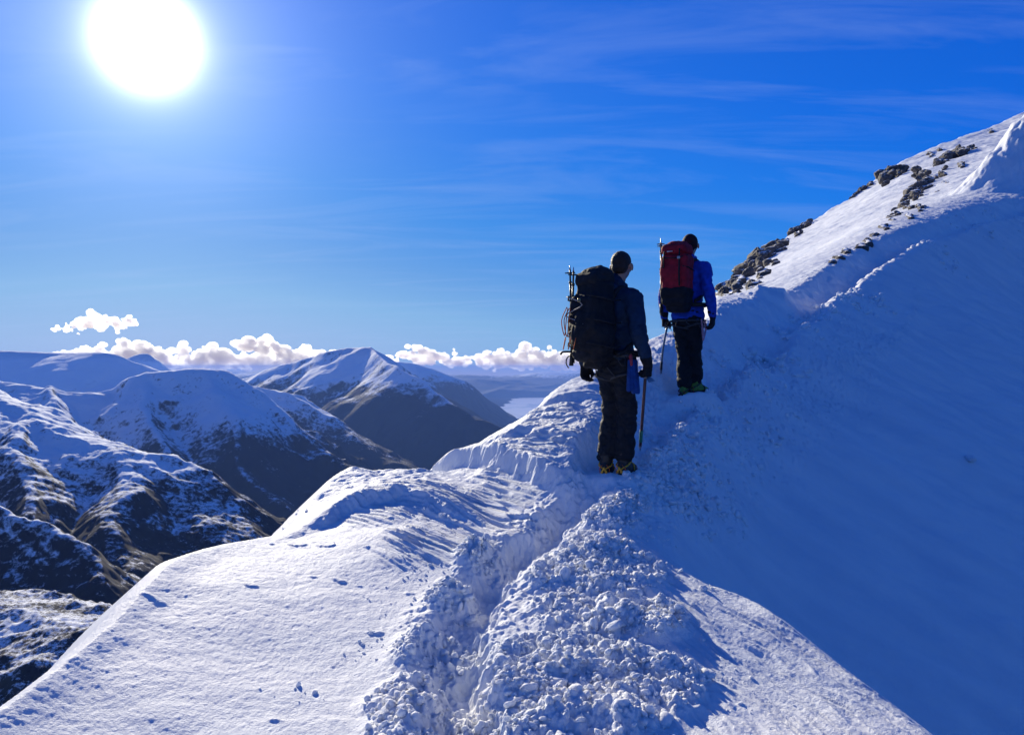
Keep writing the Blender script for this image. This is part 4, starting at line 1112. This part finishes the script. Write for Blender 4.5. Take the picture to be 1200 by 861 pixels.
outcrop('few flat stones where the slope meets the shaded track, below the stone string', [(1017,283,6,6),(1010,290,5,5),(1024,277,4,4)], 8)
outcrop('faint low rib of rock lowest on the sunlit slope, nearest the small snow wave', [(992,296,6,6),(984,303,5,5),(975,309,4,3)], 9)
outcrop('little dark stones beside the blue shadow, right of the tallest rock', [(1127,193,5,5),(1107,216,4,4),(1098,226,4,4)], 10)
outcrop('single dark rock high on the skyline, farthest up the ridge', [(1161,154,4,4)], 11)
outcrop('small dark rock on the skyline above the long band of rocks', [(1092,181,5,5),(1100,176,3,2)], 12)

# dark stone poking out at the rim of the foreground slab
def stone_at(p, r, label, seed, stretch=(1.6,.9,.7), group=None):
    rnd = random.Random(seed); bm = bmesh.new(); hull_rock(bm, (0,0,0), (r*stretch[0], r*stretch[1], r*stretch[2]), rnd, Quaternion((0,1,0), R(30)))
    me = bpy.data.meshes.new('stone'); bm.to_mesh(me); bm.free(); o = link('stone', me, M_ROCK2, smooth=False); o.location = p; tag(o, label, 'stone', group)
M_ROCK2 = simple('bare_rock', (.06,.045,.04), .85, .4, 30, bump=.6)
x, y, _ = at(1061,832,3.98); stone_at((x+.02, y, H1(x, y)+.005), .03, 'small dark stone poking out at the lower right rim of the foreground snow', 5)

# ------------------------------------------------------------------ lumps of broken snow
def lump_variants(n, sub, seed):
    out = []
    for i in range(n):
        bm = bmesh.new(); bmesh.ops.create_icosphere(bm, subdivisions=sub, radius=1)
        co = np.array([v.co[:] for v in bm.verts]); fc = np.array([[v.index for v in f.verts] for f in bm.faces]); bm.free()
        st = np.array([1+.25*math.sin(i*2.1), 1+.25*math.cos(i*1.3), .8])
        h = fbm3(co*1.1+i*7.7, 3, seed+i); h2 = np.abs(fbm3(co*2.6+i*3.1, 2, seed+i+9))*1.5
        co = co*(1+.38*h+.22*h2)[:,None]*st; out.append((co, fc))
    return out
LV = lump_variants(8, 3 if QUAL < 1.3 else 2, 300)
def scatter(name, spots, mat):
    """spots: (x, y, radius, sink); one mesh of snow crumbs"""
    S_ = np.array(spots); Z = boots(S_[:,0], S_[:,1], height(S_[:,0], S_[:,1])); rs = np.random.RandomState(8)
    vs, fs, off = [], [], 0
    for (x, y, r, sk), z in zip(spots, Z):
        co, fc = LV[rs.randint(8)]; a = rs.rand()*6.28; c, s = math.cos(a), math.sin(a); f = .6+.8*rs.rand(3)
        p = co*r*f; b = rs.rand()*1.5; cb, sb = math.cos(b), math.sin(b)
        p = np.stack([p[:,0], p[:,1]*cb-p[:,2]*sb, p[:,1]*sb+p[:,2]*cb], 1)
        p = np.stack([p[:,0]*c-p[:,1]*s+x, p[:,0]*s+p[:,1]*c+y, p[:,2]+z+r*(.5-sk)], 1)
        vs.append(p); fs.append(fc+off); off += len(co)
    me = mesh_from(name, np.concatenate(vs), np.concatenate(fs)); return link(name, me, mat)
rs = np.random.RandomState(5); sp = []
def add(regs, n, rlo, rhi, sk=.3, p=2.2):
    for i in range(n):
        cx_, cy_, r = regs[rs.randint(len(regs))]; a = rs.rand()*6.28; k = rs.rand()**.55
        sp.append((cx_+r*k*math.cos(a)*1.05, cy_+r*k*math.sin(a)*1.05, rlo+(rhi-rlo)*rs.rand()**p, sk))
add(RUB, 4200, .003, .017, .35, 1.7); add(RUB, 300, .014, .034, .8, 1.3); add(RUBL, 300, .006, .022, .5, 1.8)
add(RUBL, 420, .005, .020, .35)
edge = [(*at(px,py,Y)[:2], r) for px,py,Y,r in [(470,700,4.85,.25),(500,660,5.3,.22),(440,760,4.3,.2),(520,600,6.2,.25),(560,570,6.7,.25),(800,830,3.8,.25),(790,770,4.3,.22),(800,720,4.9,.2),(860,850,3.6,.25),(770,680,5.5,.15)]]
add(edge, 260, .003, .013, .3, 2.5)
shade = [(*at(px,py,Y)[:2], r) for px,py,Y,r in [(770,620,6.2,.25),(790,590,6.5,.3),(820,560,6.9,.4),(800,540,7.3,.4),(840,500,8.2,.45),(860,470,9,.5),(880,440,10,.6),(780,560,6.8,.3),(800,600,6.4,.3)]]
add(shade, 1500, .005, .032, .4, 2.3)
far = [(*at(px,py,Y)[:2], r) for px,py,Y,r in [(930,385,13,.5),(960,365,15,.6),(990,350,16.5,.6),(1020,342,17.5,.5),(1100,285,24,1),(1150,262,28,1),(1185,252,30,1),(905,400,11.6,.5)]]
add(far, 420, .015, .075, .4, 2.)
small = [(*at(px,py,Y)[:2], r) for px,py,Y,r in [(330,815,3.8,.12),(350,830,3.7,.12),(335,590,6.9,.2)]]
add(small, 16, .004, .012, .3)
M_CRUMB = M_SNOW.copy(); M_CRUMB.name = 'loose_snow'; _b = M_CRUMB.node_tree.nodes['Principled BSDF']
_b.inputs['Subsurface Weight'].default_value = .45; _b.inputs['Subsurface Scale'].default_value = .022; _b.inputs['Subsurface Radius'].default_value = (1,1,1)
tag(scatter('snow_crumbs', sp, M_CRUMB), kind='stuff')

LB = lump_variants(5, 4, 400)
def snow_lump(px, py, Y, r, st, label, i):
    x, y, _ = at(px, py, Y); co, fc = LB[i % 5]; me = mesh_from('snow_lump', co*r*np.array(st), fc); o = link('snow_lump', me, M_SNOW)
    o.location = (x, y, H1(x, y)+r*st[2]*.35); o.rotation_euler = (0, 0, i*1.3); tag(o, label, 'snow lump', 'loose snow lumps'); return o
snow_lump(841, 702, 5.25, .058, (1.35,1,.65), 'wide flat snow block at the shadow edge on top of the right slab', 0)
snow_lump(824, 741, 4.70, .022, (1,1,1), 'small round snow lump alone on the sunlit right slab, below the wide block', 1)
snow_lump(772, 712, 4.95, .042, (1,1,1.0), 'chunky white snow lump at the right fringe of the rubble', 2)
snow_lump(761, 700, 5.05, .034, (1,1,1.1), 'upright snow lump just left of the chunky one at the rubble fringe', 3)
snow_lump(829, 836, 3.72, .028, (1.3,1,.9), 'low snow lump near the bottom of the right slab, dragging a long shadow', 4)
snow_lump(1137, 520, 11.0, .085, (1.3,.8,.7), 'lone snow lump on the blue shaded face, far right', 1)
snow_lump(1121, 812, 5.9, .030, (1.2,.8,.7), 'tiny snow lump low on the shaded face near the bottom right', 2)
# ------------------------------------------------------------------ cumulus far beyond the hills
cm = bpy.data.materials.new('cloud'); cm.use_nodes = True; nt = cm.node_tree; nt.nodes.clear()
v = N(nt, 'ShaderNodeVolumePrincipled'); v.inputs['Color'].default_value = (.985,.99,1,1); v.inputs['Density'].default_value = .0045; v.inputs['Anisotropy'].default_value = .55
o_ = N(nt, 'ShaderNodeOutputMaterial'); nt.links.new(v.outputs[0], o_.inputs['Volume'])
def cloud(label, puffs, Y, seed, depth=8):
    """puffs: (px, py, radius in photo pixels)"""
    rnd = random.Random(seed); b = Blob(); k = Y/F/1000      # kilometres per pixel
    cx_, cy_ = puffs[0][0], puffs[0][1]
    if len(puffs) > 9 and puffs[0][1] > 400:      # a ragged floor under the towers
        x0, x1 = min(p[0] for p in puffs), max(p[0] for p in puffs)
        puffs = puffs+[(x, 426+rnd.uniform(-3,2), 7) for x in np.arange(x0-8, x1+8, 6)]+[(x, 419+rnd.uniform(-3,3), 7) for x in np.arange(x0, x1, 8)]
    for px, py, r in puffs:
        for i in range(10):
            q = r*rnd.uniform(.25, .75)
            b.ball(((px-cx_+rnd.gauss(0,r*.55))*k, rnd.gauss(0,depth*.5)*k, (cy_-py+rnd.gauss(0,r*.40)-r*.2)*k), (q*k*1.15, q*k, q*k*.8))
    o = b.build('cloud', cm, None, 1.1*k, 1, [(2.6*k, .11/k, .11/k, .13/k),(1.1*k, .33/k, .33/k, .33/k)], seed)
    o.location = ((cx_-CX)/F*Y, Y, -(cy_-CY)/F*Y); o.scale = (1000,)*3; tag(o, label, 'cloud'); return o
cloud('small ragged cloud floating alone above the cloud bank', [(78,382,5),(92,377,7),(108,373,9),(122,373,9),(136,376,8),(150,375,7),(158,377,5),(66,384,4),(115,381,8),(95,384,6),(140,383,6)], 62000, 3, 6)
cloud('left third of the cloud bank behind the far left ridge', [(72,413,6),(95,411,8),(118,410,10),(140,407,10),(160,405,11),(182,409,10),(150,418,12),(120,420,10),(85,419,7),(190,418,11)], 64000, 4)
cloud('middle of the cloud bank with the tallest tower, left of the twin topped peak', [(212,411,9),(236,413,9),(258,408,10),(280,403,10),(300,402,11),(314,402,10),(330,409,10),(350,412,9),(375,413,9),(398,415,8),(420,417,8),(270,419,11),(310,420,12),(350,422,10),(235,422,9)], 66000, 5)
cloud('cloud bank right of the twin topped peak', [(455,418,8),(472,415,9),(492,414,10),(510,416,10),(530,418,9),(545,420,8),(560,420,8),(500,423,8),(535,425,6)], 64000, 6)
cloud('rounded grey blue cloud behind the black backpack at the horizon', [(575,419,7),(592,416,9),(610,413,9),(628,413,10),(646,415,9),(664,417,9),(684,416,9),(706,415,10),(730,417,10),(755,420,8),(620,423,7),(655,424,6)], 66000, 7)
